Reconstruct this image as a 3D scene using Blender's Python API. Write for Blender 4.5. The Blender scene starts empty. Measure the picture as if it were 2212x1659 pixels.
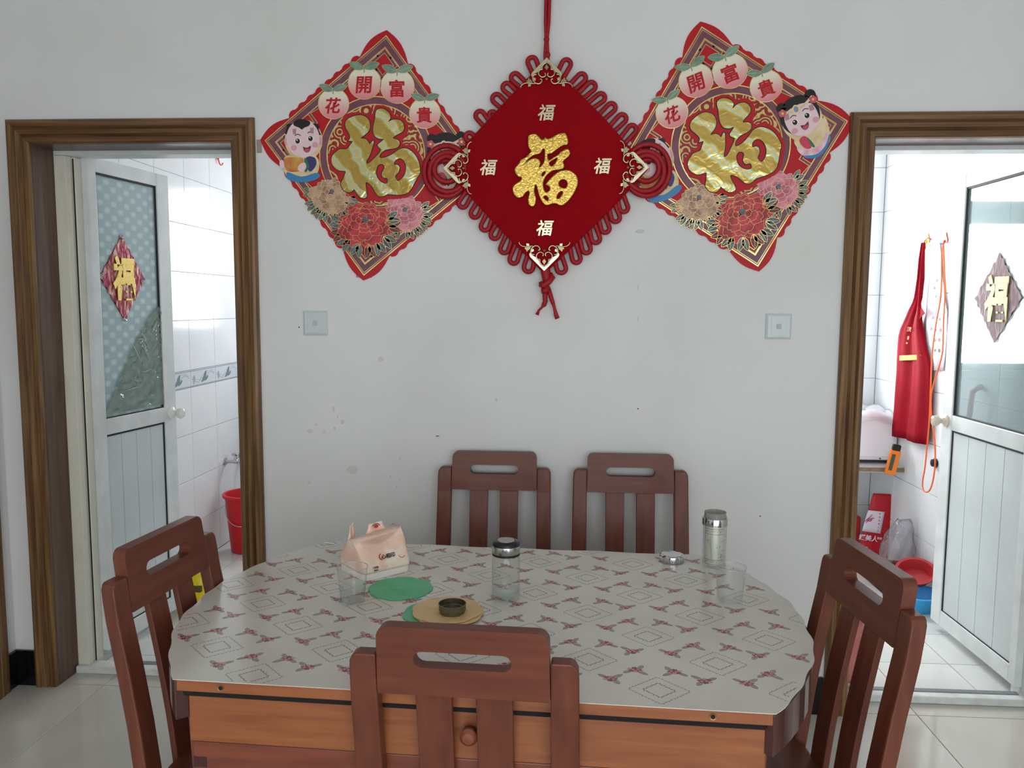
import bpy, math, random
import numpy as np
from mathutils import Vector, Matrix
from mathutils.geometry import tessellate_polygon
random.seed(7)
PI = math.pi
# ------------------------------------------------------------------ camera
sc = bpy.context.scene
COL = sc.collection
F_, PIT, YAW, ROLL, DIST, HGT = 1717.9, 0.0988328, 0.0623099, 0.0061093, 2.7758, 1.4445
IW, IH = 2212, 1659
fwd = Vector((-math.sin(YAW)*math.cos(PIT), math.cos(YAW)*math.cos(PIT), -math.sin(PIT)))
r0 = Vector((math.cos(YAW), math.sin(YAW), 0)); u0 = r0.cross(fwd)
cr, sr = math.cos(ROLL), math.sin(ROLL)
rgt = cr*r0 + sr*u0; upv = -sr*r0 + cr*u0
CAM = Vector((0, -DIST, HGT))
cd = bpy.data.cameras.new('camera'); cam = bpy.data.objects.new('camera', cd); COL.objects.link(cam)
cd.sensor_width = 36; cd.sensor_fit = 'HORIZONTAL'; cd.lens = F_/IW*36; cd.clip_start = .02
mw = Matrix.Identity(4)
for i in range(3):
    mw[i][0] = rgt[i]; mw[i][1] = upv[i]; mw[i][2] = -fwd[i]; mw[i][3] = CAM[i]
cam.matrix_world = mw
sc.camera = cam
def ray(px, py): return fwd + (px-IW/2)/F_*rgt - (py-IH/2)/F_*upv
def onY(px, py, y): d = ray(px, py); return CAM + d*((y-CAM.y)/d.y)
def onX(px, py, x): d = ray(px, py); return CAM + d*((x-CAM.x)/d.x)
def onZ(px, py, z): d = ray(px, py); return CAM + d*((z-CAM.z)/d.z)
# ------------------------------------------------------------------ light
vs = sc.view_settings
sc.display_settings.display_device = 'sRGB'
vs.view_transform = 'Standard'; vs.look = 'None'; vs.gamma = 1; vs.use_curve_mapping = False
vs.exposure = 0.0
wd = bpy.data.worlds.new('sky'); sc.world = wd; wd.use_nodes = True
bg = wd.node_tree.nodes['Background']; bg.inputs[0].default_value = (.80, .90, 1.0, 1); bg.inputs[1].default_value = 1.2
def area(name, loc, tgt, sx, sy, watts, col):
    l = bpy.data.lights.new(name, 'AREA'); l.shape = 'RECTANGLE'; l.size = sx; l.size_y = sy; l.energy = watts; l.color = col
    o = bpy.data.objects.new(name, l); COL.objects.link(o); o.location = loc
    o.rotation_euler = (Vector(tgt)-Vector(loc)).to_track_quat('-Z', 'Z').to_euler(); return o
area('room_window_daylight', (.45, -4.72, 1.25), (.45, 0, 1.25), 3.5, 2.2, 81, (.975, .985, 1.0))
area('bathroom_window_daylight', (-1.25, 2.74, 1.75), (-1.25, 0, 1.75), .75, 1.0, 37, (.98, .98, 1.0))
area('kitchen_window_daylight', (1.12, 2.16, 1.75), (1.12, 0, 1.75), 1.15, 1.35, 84, (.975, .985, 1.0))
sc.cycles.use_denoising = True
sc.cycles.max_bounces = 10; sc.cycles.diffuse_bounces = 5; sc.cycles.glossy_bounces = 4
sc.cycles.transmission_bounces = 8; sc.cycles.transparent_max_bounces = 16
sc.cycles.caustics_reflective = False; sc.cycles.caustics_refractive = False
sc.cycles.sample_clamp_indirect = 6
# ------------------------------------------------------------------ materials
def lin(c):
    r = []
    for v in c:
        v /= 255.0
        r.append(v/12.92 if v <= .04045 else ((v+.055)/1.055)**2.4)
    return tuple(r)+(1,)
def M(name, col, rough=.5, metal=0, col2=None, vscale=6, stretch=(1, 1, 1), bump=0, bscale=60, coat=0, spec=.5, bstretch=None, ramp=(.35, .65), sheen=0, alpha=None, trans=0, ior=1.45, detail=4, distort=0):
    m = bpy.data.materials.new(name); m.use_nodes = True; nt = m.node_tree; b = nt.nodes['Principled BSDF']
    b.inputs['Base Color'].default_value = lin(col); b.inputs['Roughness'].default_value = rough; b.inputs['Metallic'].default_value = metal
    b.inputs['Coat Weight'].default_value = coat; b.inputs['Coat Roughness'].default_value = .12
    b.inputs['Specular IOR Level'].default_value = spec; b.inputs['Sheen Weight'].default_value = sheen
    b.inputs['Transmission Weight'].default_value = trans; b.inputs['IOR'].default_value = ior
    if alpha is not None: b.inputs['Alpha'].default_value = alpha
    tc = nt.nodes.new('ShaderNodeTexCoord')
    def noise(scale, st, det=4):
        mp = nt.nodes.new('ShaderNodeMapping'); mp.inputs['Scale'].default_value = st
        n = nt.nodes.new('ShaderNodeTexNoise'); n.inputs['Scale'].default_value = scale; n.inputs['Detail'].default_value = det
        n.inputs['Distortion'].default_value = distort
        nt.links.new(tc.outputs['Object'], mp.inputs[0]); nt.links.new(mp.outputs[0], n.inputs['Vector']); return n
    if col2 is not None:
        n = noise(vscale, stretch, detail); cr_ = nt.nodes.new('ShaderNodeValToRGB')
        cr_.color_ramp.elements[0].position = ramp[0]; cr_.color_ramp.elements[1].position = ramp[1]
        cr_.color_ramp.elements[0].color = lin(col); cr_.color_ramp.elements[1].color = lin(col2)
        nt.links.new(n.outputs[0], cr_.inputs[0]); nt.links.new(cr_.outputs[0], b.inputs['Base Color'])
    if bump:
        n = noise(bscale, bstretch or stretch); bp = nt.nodes.new('ShaderNodeBump'); bp.inputs['Strength'].default_value = bump
        bp.inputs['Distance'].default_value = .002
        nt.links.new(n.outputs[0], bp.inputs['Height']); nt.links.new(bp.outputs[0], b.inputs['Normal'])
    return m
def thin(name, col, clear=.92, rough=.03, ior=1.5, body=None, bodyf=0.0, bump=0, bscale=30, minf=0):
    """thin clear sheet: transparent + fresnel gloss (+ a little scattering body)"""
    m = bpy.data.materials.new(name); m.use_nodes = True; nt = m.node_tree; nt.nodes.remove(nt.nodes['Principled BSDF'])
    out = nt.nodes['Material Output']
    tr = nt.nodes.new('ShaderNodeBsdfTransparent'); tr.inputs[0].default_value = lin(col)
    gl = nt.nodes.new('ShaderNodeBsdfGlossy'); gl.inputs['Roughness'].default_value = rough
    df = nt.nodes.new('ShaderNodeBsdfDiffuse'); df.inputs[0].default_value = lin(body or col)
    fr0 = nt.nodes.new('ShaderNodeFresnel'); fr0.inputs[0].default_value = ior
    # a sheet reflects alike from both sides, so the inner side uses the inverted index
    ge = nt.nodes.new('ShaderNodeNewGeometry'); im_ = nt.nodes.new('ShaderNodeMapRange')
    im_.inputs['To Min'].default_value = ior; im_.inputs['To Max'].default_value = 1/ior
    nt.links.new(ge.outputs['Backfacing'], im_.inputs['Value']); nt.links.new(im_.outputs[0], fr0.inputs[0])
    fr = fr0
    m1 = nt.nodes.new('ShaderNodeMixShader'); m1.inputs[0].default_value = bodyf
    nt.links.new(tr.outputs[0], m1.inputs[1]); nt.links.new(df.outputs[0], m1.inputs[2])
    m2 = nt.nodes.new('ShaderNodeMixShader')
    if minf:
        ad = nt.nodes.new('ShaderNodeMath'); ad.operation = 'ADD'; ad.inputs[1].default_value = minf; ad.use_clamp = True
        nt.links.new(fr.outputs[0], ad.inputs[0]); nt.links.new(ad.outputs[0], m2.inputs[0])
    else: nt.links.new(fr.outputs[0], m2.inputs[0])
    nt.links.new(m1.outputs[0], m2.inputs[1]); nt.links.new(gl.outputs[0], m2.inputs[2]); nt.links.new(m2.outputs[0], out.inputs[0])
    if bump:
        tc = nt.nodes.new('ShaderNodeTexCoord'); n = nt.nodes.new('ShaderNodeTexNoise'); n.inputs['Scale'].default_value = bscale; n.inputs['Distortion'].default_value = 1.5
        bp = nt.nodes.new('ShaderNodeBump'); bp.inputs['Strength'].default_value = bump; bp.inputs['Distance'].default_value = .01
        nt.links.new(tc.outputs['Object'], n.inputs['Vector']); nt.links.new(n.outputs[0], bp.inputs['Height'])
        nt.links.new(bp.outputs[0], gl.inputs['Normal']); nt.links.new(bp.outputs[0], fr.inputs['Normal'])
    return m
WALL = M('wall_paint', (227, 226, 225), .85, col2=(218, 216, 213), vscale=1.6, bump=.06, bscale=90, ramp=(.45, .75), spec=.3)
CEIL = M('ceiling_paint', (228, 228, 226), .9, col2=(222, 222, 218))
WOODC = M('chair_wood', (116, 63, 45), .46, col2=(94, 47, 34), vscale=4, stretch=(12, 12, .9), bump=.05, bscale=9, coat=.08, detail=5, ramp=(.3, .75), spec=.4)
WOODR = M('chair_rail_wood', (118, 63, 45), .46, col2=(94, 46, 34), vscale=4, stretch=(.9, 12, 12), bump=.05, bscale=9, coat=.08, detail=5, ramp=(.3, .75), spec=.4)
WOODT = M('table_wood', (160, 94, 53), .42, col2=(138, 76, 44), vscale=3.2, stretch=(1.2, 12, 16), bump=.05, bscale=8, coat=.25, detail=7, distort=.5)
WOODT2 = M('table_wood_dark', (132, 68, 46), .42, col2=(112, 54, 38), vscale=4, stretch=(1.2, 12, 14), bump=.05, bscale=8, coat=.25, detail=7)
WOODD = M('table_rim_wood', (82, 40, 36), .22, col2=(60, 28, 27), vscale=4, stretch=(6, 6, 1), coat=.5)
DARK = M('dark_gap', (18, 12, 11), .8)
CASV = M('casing_wood_upright', (140, 104, 62), .42, col2=(92, 62, 34), vscale=3.0, stretch=(26, 26, 1.0), bump=.14, bscale=12, coat=.15, detail=8, ramp=(.32, .62))
CASH = M('casing_wood_head', (126, 90, 54), .42, col2=(88, 58, 33), vscale=3.0, stretch=(1.0, 26, 26), bump=.14, bscale=12, coat=.15, detail=8, ramp=(.32, .62))
JAMB = M('jamb_wood', (104, 74, 58), .38, col2=(80, 55, 43), vscale=3, stretch=(18, 18, 1), coat=.1)
ALU = M('white_aluminium', (222, 226, 226), .35, col2=(208, 212, 212), vscale=9, spec=.5)
ALUOLD = M('aged_white_frame', (226, 222, 208), .45, col2=(196, 178, 140), vscale=7, ramp=(.55, .85), stretch=(1, 1, .5))
GASK = M('black_gasket', (28, 28, 28), .6)
PANEL = M('door_panel_plastic', (208, 216, 218), .35, col2=(200, 207, 208), vscale=4)
TILEW = M('glazed_wall_tile', (230, 232, 235), .15, col2=(225, 228, 232), vscale=3, spec=.5)
TILEB = M('border_tile', (208, 214, 220), .12, spec=.6)
GROUT = M('grout', (160, 158, 156), .9)
TILEF = M('polished_floor_tile', (202, 198, 189), .10, col2=(190, 186, 177), vscale=2.2, detail=7, spec=.5)
TILEK = M('glazed_floor_tile', (222, 224, 220), .16, col2=(212, 214, 210), vscale=3)
BLACKT = M('black_glazed_skirting', (14, 14, 17), .12)
CLOTH = M('printed_plastic_cloth', (214, 209, 201), .17, col2=(202, 197, 187), vscale=5, spec=.45, bump=.10, bscale=5)
PR_LINE = M('print_line', (128, 120, 110), .26)
PR_LEAF = M('print_leaf_outline', (96, 86, 62), .26)
PR_LEAFI = M('print_leaf_fill', (170, 160, 138), .26)
PR_ROSE = M('print_flower', (138, 66, 80), .26)
PR_PINK = M('print_flower_light', (196, 142, 148), .26)
RED = M('red_card', (186, 14, 28), .5, spec=.4)
VELVET = M('red_velvet', (152, 2, 16), .9, sheen=.05, col2=(146, 1, 14), vscale=20, spec=.15)
CORD = M('red_satin_cord', (166, 10, 26), .55, col2=(146, 7, 21), vscale=60, bump=.3, bscale=350)
GOLD = M('gold_relief', (206, 170, 86), .24, 1, bump=1.0, bscale=90, distort=1.2)
SILV = M('pale_gold_metal', (204, 192, 160), .28, 1)
SILD = M('aged_silver_gold', (150, 138, 104), .35, 1)
GOLDL = M('gold_foil_line', (214, 178, 96), .28, .8, col2=(255, 236, 170), vscale=14, ramp=(.4, .7))
PURP = M('purple_print', (126, 76, 90), .35, col2=(112, 64, 78), vscale=16)
MAR = M('maroon_print', (104, 44, 54), .4)
BLACK = M('black_print', (22, 18, 18), .5)
SKIN = M('child_face_print', (232, 200, 206), .4, col2=(238, 206, 210), vscale=20)
BLUSH = M('blush_print', (224, 158, 172), .4)
WHITE = M('white_print', (240, 238, 236), .5)
BLUE = M('blue_print', (60, 130, 180), .4)
NAVY = M('navy_print', (58, 54, 110), .4)
GREENP = M('green_print', (50, 110, 84), .4)
CREAM = M('cream_print', (232, 214, 176), .4, col2=(214, 184, 128), vscale=25)
PINKP = M('pink_print', (226, 160, 178), .4, col2=(240, 208, 216), vscale=40)
LEAFG = M('sage_leaf_print', (128, 160, 144), .4, col2=(104, 136, 122), vscale=40)
LEAFB = M('slate_leaf_print', (104, 122, 130), .4, col2=(66, 82, 92), vscale=25)
def holo():
    m = M('holographic_gold_foil', (176, 142, 62), .2, 1)
    nt = m.node_tree; b = nt.nodes['Principled BSDF']; tc = nt.nodes.new('ShaderNodeTexCoord')
    mp = nt.nodes.new('ShaderNodeMapping'); mp.inputs['Rotation'].default_value = (0, 0, math.radians(48)); nt.links.new(tc.outputs['Object'], mp.inputs[0])
    w = nt.nodes.new('ShaderNodeTexWave'); w.inputs['Scale'].default_value = 4.2; w.inputs['Distortion'].default_value = 5; w.inputs['Detail'].default_value = 3; w.inputs['Detail Scale'].default_value = 1.6; w.bands_direction = 'Y'
    nt.links.new(mp.outputs[0], w.inputs['Vector'])
    r = nt.nodes.new('ShaderNodeValToRGB'); e = r.color_ramp.elements
    e[0].position = 0; e[0].color = lin((196, 166, 88)); e[1].position = 1; e[1].color = lin((228, 208, 132))  # pale and iridescent bands put the foil's streaky sheen into its colour
    for p, c in ((.45, (190, 160, 82)), (.70, (214, 188, 106)), (.80, (232, 222, 140)), (.87, (170, 226, 200)), (.92, (196, 208, 222)), (.96, (236, 206, 140))):
        x = e.new(p); x.color = lin(c)
    nt.links.new(w.outputs['Fac'], r.inputs[0]); nt.links.new(r.outputs[0], b.inputs['Base Color'])
    n = nt.nodes.new('ShaderNodeTexNoise'); n.inputs['Scale'].default_value = 22; n.inputs['Distortion'].default_value = 1
    nt.links.new(tc.outputs['Object'], n.inputs['Vector'])
    bp = nt.nodes.new('ShaderNodeBump'); bp.inputs['Strength'].default_value = .5; bp.inputs['Distance'].default_value = .004
    nt.links.new(n.outputs[0], bp.inputs['Height']); nt.links.new(bp.outputs[0], b.inputs['Normal'])
    b.inputs['Metallic'].default_value = .75
    return m
HOLO = holo()
def peachmat():
    m = M('peach_print', (236, 226, 206), .35); nt = m.node_tree; b = nt.nodes['Principled BSDF']
    tc = nt.nodes.new('ShaderNodeTexCoord'); s = nt.nodes.new('ShaderNodeSeparateXYZ'); nt.links.new(tc.outputs['Generated'], s.inputs[0])
    r = nt.nodes.new('ShaderNodeValToRGB'); e = r.color_ramp.elements
    e[0].position = 0; e[0].color = lin((226, 130, 138)); e[1].position = .75; e[1].color = lin((236, 228, 206))
    x = e.new(.35); x.color = lin((232, 172, 168))
    nt.links.new(s.outputs[1], r.inputs[0]); nt.links.new(r.outputs[0], b.inputs['Base Color']); return m
PEACH = peachmat()
def swirlmat():
    m = M('gold_swirl_print', (206, 178, 108), .35); nt = m.node_tree; b = nt.nodes['Principled BSDF']
    tc = nt.nodes.new('ShaderNodeTexCoord'); v = nt.nodes.new('ShaderNodeTexVoronoi'); v.inputs['Scale'].default_value = 26; v.feature = 'F1'
    nt.links.new(tc.outputs['Object'], v.inputs['Vector'])
    w = nt.nodes.new('ShaderNodeMath'); w.operation = 'MULTIPLY'; w.inputs[1].default_value = 26; nt.links.new(v.outputs['Distance'], w.inputs[0])
    s = nt.nodes.new('ShaderNodeMath'); s.operation = 'SINE'; nt.links.new(w.outputs[0], s.inputs[0])
    r = nt.nodes.new('ShaderNodeValToRGB'); e = r.color_ramp.elements
    e[0].position = .1; e[0].color = lin((150, 28, 34)); e[1].position = .9; e[1].color = lin((214, 190, 118))
    x = e.new(.35); x.color = lin((196, 166, 92)); x = e.new(.28); x.color = lin((120, 84, 50))
    nt.links.new(s.outputs[0], r.inputs[0]); nt.links.new(r.outputs[0], b.inputs['Base Color']); return m
SWIRL = swirlmat()
# ------------------------------------------------------------------ helpers
def props(o, label=None, cat=None, group=None, kind=None):
    if label: o['label'] = label
    if cat: o['category'] = cat
    if group: o['group'] = group
    if kind: o['kind'] = kind
    return o
def empty(name, loc=(0, 0, 0), rz=0, parent=None, rot=None):
    o = bpy.data.objects.new(name, None); COL.objects.link(o); o.location = loc; o.empty_display_size = .05
    o.rotation_euler = rot or (0, 0, rz)
    if parent: o.parent = parent
    return o
def thing(name, label, cat, loc=(0, 0, 0), rz=0, group=None, rot=None):
    return props(empty(name, loc, rz, None, rot), label, cat, group)
class MB:
    def __init__(s): s.v = []; s.f = []; s.m = []
    def add(s, vs, fs, mi=0):
        n = len(s.v); s.v += [tuple(v) for v in vs]; s.f += [tuple(i+n for i in f) for f in fs]; s.m += [mi]*len(fs); return s
    def box(s, x0, x1, y0, y1, z0, z1, mi=0):
        v = [(x, y, z) for z in (z0, z1) for y in (y0, y1) for x in (x0, x1)]
        return s.add(v, [(0, 2, 3, 1), (4, 5, 7, 6), (0, 1, 5, 4), (2, 6, 7, 3), (0, 4, 6, 2), (1, 3, 7, 5)], mi)
    def tube(s, pts, r, n=8, closed=False, mi=0, flat=1.0, flatn=None):
        P = [Vector(p) for p in pts]; N = len(P); rr = r if isinstance(r, (list, tuple)) else [r]*N
        T = []
        for i in range(N):
            a = P[i-1] if (i > 0 or closed) else P[i]; b = P[(i+1) % N] if (i < N-1 or closed) else P[i]
            t = (b-a); T.append(t.normalized() if t.length > 1e-9 else Vector((0, 0, 1)))
        ref = Vector((0, 1, 0)) if abs(T[0].y) < .9 else Vector((1, 0, 0))
        u = (ref - T[0]*ref.dot(T[0])).normalized(); vs = []
        for i in range(N):
            u = (u - T[i]*u.dot(T[i])); u = u.normalized() if u.length > 1e-6 else T[i].orthogonal().normalized(); w = T[i].cross(u)
            for k in range(n):
                a = 2*PI*k/n; vs.append(P[i] + (u*math.cos(a)*flat + w*math.sin(a))*rr[i])
        fs = []
        for i in range(N if closed else N-1):
            j = (i+1) % N
            for k in range(n): fs.append((i*n+k, i*n+(k+1) % n, j*n+(k+1) % n, j*n+k))
        if not closed: fs += [tuple(range(n-1, -1, -1)), tuple((N-1)*n+k for k in range(n))]
        return s.add(vs, fs, mi)
    def lathe(s, prof, n=32, c=(0, 0), mi=0, sx=1, sy=1, close=False):
        vs = []; fs = []; N = len(prof)
        for r, z in prof:
            for k in range(n):
                a = 2*PI*k/n; vs.append((c[0]+r*sx*math.cos(a), c[1]+r*sy*math.sin(a), z))
        for i in range(N if close else N-1):
            j = (i+1) % N
            for k in range(n): fs.append((i*n+k, i*n+(k+1) % n, j*n+(k+1) % n, j*n+k))
        return s.add(vs, fs, mi)
    def loft(s, rings, mi=0, caps=True, closed=True):
        n = len(rings[0]); vs = [p for r in rings for p in r]; fs = []
        for i in range(len(rings)-1):
            for k in range(n if closed else n-1): fs.append((i*n+k, i*n+(k+1) % n, (i+1)*n+(k+1) % n, (i+1)*n+k))
        if caps: fs += [tuple(range(n-1, -1, -1)), tuple((len(rings)-1)*n+k for k in range(n))]
        return s.add(vs, fs, mi)
    def prism(s, outer, z0, z1, holes=(), mi=0, msides=None):
        loops = [list(outer)]+[list(h) for h in holes]
        tris = tessellate_polygon([[Vector((p[0], p[1], 0)) for p in l] for l in loops])
        flat = [p for l in loops for p in l]; n = len(flat)
        vs = [(p[0], p[1], z0) for p in flat]+[(p[0], p[1], z1) for p in flat]
        fs = []
        for t in tris:
            a, b, c = (Vector(flat[i][:2]) for i in t)
            if (b-a).cross(c-a) < 0: t = t[::-1]
            fs.append(tuple(i+n for i in t)); fs.append(tuple(t)[::-1])
        s.add(vs, fs, mi)
        fs = []; o = 0
        for l in loops:
            m = len(l)
            ar = sum(l[i][0]*l[(i+1) % m][1]-l[(i+1) % m][0]*l[i][1] for i in range(m))
            for i in range(m):
                q = (o+i, o+(i+1) % m, n+o+(i+1) % m, n+o+i); fs.append(q if (ar > 0) == (l is loops[0]) else q[::-1])
            o += m
        base = len(s.v)-len(vs); s.f += [tuple(i+base for i in f) for f in fs]; s.m += [msides if msides is not None else mi]*len(fs)
        return s
    def ribbon(s, pts, w, z0, z1, mi=0, closed=False):
        P = [Vector(p[:2]) for p in pts]; N = len(P); L = []; R = []
        for i in range(N):
            a = P[i-1] if (i > 0 or closed) else None; b = P[(i+1) % N] if (i < N-1 or closed) else None
            d1 = (P[i]-a).normalized() if a is not None else None; d2 = (b-P[i]).normalized() if b is not None else None
            if d1 is None: d1 = d2
            if d2 is None: d2 = d1
            n1 = Vector((-d1.y, d1.x)); n2 = Vector((-d2.y, d2.x)); n = n1+n2
            n = n.normalized() if n.length > 1e-6 else n1
            k = w/2/max(.35, n.dot(n1)); L.append(P[i]+n*k); R.append(P[i]-n*k)
        vs = []
        for i in range(N): vs += [(L[i].x, L[i].y, z1), (R[i].x, R[i].y, z1), (R[i].x, R[i].y, z0), (L[i].x, L[i].y, z0)]
        fs = []
        for i in range(N if closed else N-1):
            j = (i+1) % N
            for k in range(4): fs.append((i*4+k, i*4+(k+1) % 4, j*4+(k+1) % 4, j*4+k))
        if not closed: fs += [(3, 2, 1, 0), tuple((N-1)*4+k for k in range(4))]
        return s.add(vs, fs, mi)
    def map(s, fn): s.v = [tuple(fn(Vector(v))) for v in s.v]; return s
    def build(s, name, mats, parent=None, smooth=False, bevel=0, seg=2, loc=None, ang=35):
        me = bpy.data.meshes.new(name); me.from_pydata(s.v, [], s.f)
        if not isinstance(mats, (list, tuple)): mats = [mats]
        for m in mats: me.materials.append(m)
        if len(mats) > 1: me.polygons.foreach_set('material_index', s.m)
        me.update()
        if smooth:
            me.polygons.foreach_set('use_smooth', [True]*len(me.polygons))
            if smooth != 'all': me.set_sharp_from_angle(angle=math.radians(ang))
        o = bpy.data.objects.new(name, me); COL.objects.link(o)
        if parent: o.parent = parent
        if loc: o.location = loc
        if bevel:
            b = o.modifiers.new('bevel', 'BEVEL'); b.width = bevel; b.segments = seg; b.limit_method = 'ANGLE'; b.angle_limit = math.radians(40)
        return o
def cat(pts, n=4, closed=True):
    P = [Vector(p) for p in pts]; N = len(P); out = []
    for i in range(N if closed else N-1):
        p0 = P[i-1] if (closed or i > 0) else P[0]; p1 = P[i]; p2 = P[(i+1) % N]; p3 = P[(i+2) % N] if (closed or i < N-2) else P[N-1]
        for k in range(n):
            t = k/n; out.append(.5*((2*p1)+(p2-p0)*t+(2*p0-5*p1+4*p2-p3)*t*t+(3*p1-p0-3*p2+p3)*t**3))
    if not closed: out.append(P[-1])
    return out
def circ(cx, cy, rx, ry=None, n=28, a0=0, a1=2*PI):
    ry = rx if ry is None else ry
    full = abs(a1-a0) >= 2*PI-1e-6
    return [(cx+rx*math.cos(a0+(a1-a0)*i/(n if full else n-1)), cy+ry*math.sin(a0+(a1-a0)*i/(n if full else n-1))) for i in range(n)]
def curve_mesh(name, loops, extrude, bevel=0, offset=0, res=2):
    cu = bpy.data.curves.new(name, 'CURVE'); cu.dimensions = '2D'; cu.fill_mode = 'BOTH'; cu.extrude = extrude; cu.bevel_depth = bevel; cu.bevel_resolution = res; cu.offset = offset
    for l in loops:
        sp = cu.splines.new('POLY'); sp.points.add(len(l)-1)
        for i, p in enumerate(l): sp.points[i].co = (p[0], p[1], 0, 1)
        sp.use_cyclic_u = True
    return conv(cu)
def conv(cu):
    o = bpy.data.objects.new('tmp', cu); COL.objects.link(o)
    dg = bpy.context.evaluated_depsgraph_get(); dg.update()
    me = bpy.data.meshes.new_from_object(o.evaluated_get(dg)); bpy.data.objects.remove(o); return me
def meshobj(name, me, mat, parent=None, loc=(0, 0, 0), rot=(0, 0, 0), scale=1):
    me.materials.clear(); me.materials.append(mat); me.name = name
    o = bpy.data.objects.new(name, me); COL.objects.link(o); o.location = loc; o.rotation_euler = rot; o.scale = (scale,)*3
    if parent: o.parent = parent
    return o
def glyph(txt, h, ext=.0006, off=0.0, bev=0, slant=0, sx=1.0):
    """writing as a mesh centred on its own middle, height h"""
    cu = bpy.data.curves.new('lettering', 'FONT'); cu.body = txt; cu.size = 1; cu.offset = off; cu.extrude = ext/h; cu.bevel_depth = bev/h; cu.shear = slant
    cu.resolution_u = 4; me = conv(cu)
    n = len(me.vertices); co = np.zeros(n*3); me.vertices.foreach_get('co', co); co = co.reshape(-1, 3)
    if n:
        lo = co.min(0); hi = co.max(0); co -= (lo+hi)/2; k = h/max(1e-6, (hi-lo)[1]); co[:, 0] *= k*sx; co[:, 1] *= k; co[:, 2] *= h
        me.vertices.foreach_set('co', co.ravel())
    return me
def copy_tree(o, parent=None):
    c = o.copy(); COL.objects.link(c); c.parent = parent
    for ch in list(o.children): copy_tree(ch, c)
    return c
struct = lambda o: props(o, kind='structure')
# ------------------------------------------------------------------ room shell
H = 2.75
XL, XR, YN = -2.05, 2.55, -4.6
b = MB()
b.box(XL-.2, -1.887, 0, .24, 0, H).box(-1.155, 1.025, 0, .24, 0, H).box(1.756, XR+.2, 0, .24, 0, H)
b.box(-1.887, -1.155, 0, .24, 2.003, H).box(1.025, 1.756, 0, .24, 2.003, H)
struct(b.build('wall_far', WALL))
struct(MB().box(XL-.2, XL, YN, 0, 0, H).build('wall_left', WALL))
struct(MB().box(XR, XR+.2, YN, 0, 0, H).build('wall_right', WALL))
b = MB().box(XL-.2, -1.3, YN-.2, YN, 0, H).box(2.2, XR+.2, YN-.2, YN, 0, H).box(-1.3, 2.2, YN-.2, YN, 0, .15).box(-1.3, 2.2, YN-.2, YN, 2.35, H)
struct(b.build('wall_near', WALL))
struct(MB().box(XL-.3, XR+.2, YN-.2, 2.9, H, H+.15).build('ceiling', CEIL))
w = struct(empty('window_1', (0, YN-.1, 0)))
b = MB()
for x0, x1 in ((-1.3, -1.25), (-.15, -.11), (1.02, 1.06), (2.15, 2.2)): b.box(x0, x1, -.03, .03, .15, 2.35)
for z0, z1 in ((.15, .2), (1.85, 1.89), (2.3, 2.35)): b.box(-1.3, 2.2, -.029, .029, z0, z1)
b.build('window_frame', ALU, w)
WGL = thin('window_glass', (250, 252, 252))
for x0, x1 in ((-1.25, -.15), (-.11, 1.02), (1.06, 2.15)): MB().box(x0, x1, -.003, .003, .2, 2.3).build('pane', WGL, w)
# back rooms
struct(MB().box(-2.2, -2.006, .24, 2.8, 0, H).build('wall_bathroom_left', GROUT))
struct(MB().box(-.40, -.22, .24, 2.8, 0, H).build('wall_partition', WALL))
b = MB().box(-2.2, -1.62, 2.6, 2.72, 0, H).box(-.88, -.4, 2.6, 2.72, 0, H).box(-1.62, -.88, 2.6, 2.72, 0, 1.25).box(-1.62, -.88, 2.6, 2.72, 2.25, H)
struct(b.build('wall_bathroom_back', TILEW))
b = MB().box(-.22, .55, 2.006, 2.14, 0, H).box(1.70, 2.0, 2.006, 2.14, 0, H).box(.55, 1.70, 2.006, 2.14, 0, 1.08).box(.55, 1.70, 2.006, 2.14, 2.43, H)
struct(b.build('wall_kitchen_back', GROUT))
struct(MB().box(1.846, 2.0, .24, 2.006, 0, H).build('wall_kitchen_right', GROUT))
w = struct(empty('window_2', (0, 2.66, 0)))
MB().box(-1.62, -1.58, -.03, .03, 1.25, 2.25).box(-.92, -.88, -.03, .03, 1.25, 2.25).box(-1.27, -1.23, -.03, .03, 1.25, 2.25).box(-1.62, -.88, -.029, .029, 1.25, 1.29).box(-1.62, -.88, -.029, .029, 2.21, 2.25).build('window_frame', ALU, w)
MB().box(-1.58, -.92, -.003, .003, 1.29, 2.21).build('pane', thin('bathroom_glass', (254, 255, 255)), w)
w = struct(empty('window_3', (0, 2.07, 0)))
MB().box(.55, .59, -.03, .03, 1.08, 2.43).box(1.66, 1.70, -.03, .03, 1.08, 2.43).box(1.11, 1.15, -.03, .03, 1.08, 2.43).box(.55, 1.70, -.035, .035, 1.93, 2.06).box(.55, 1.70, -.029, .029, 1.08, 1.12).box(.55, 1.70, -.029, .029, 2.39, 2.43).build('window_frame', ALU, w)
MB().box(.59, 1.66, -.003, .003, 1.12, 2.39).build('pane', thin('kitchen_glass', (254, 255, 255)), w)
STN = M('wall_stain', (213, 208, 201), .85); STN2 = M('wall_smudge', (204, 203, 200), .85); SPK = M('wall_speck', (70, 66, 62), .8)
wf = bpy.data.objects['wall_far']; rd = random.Random(21)
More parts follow.
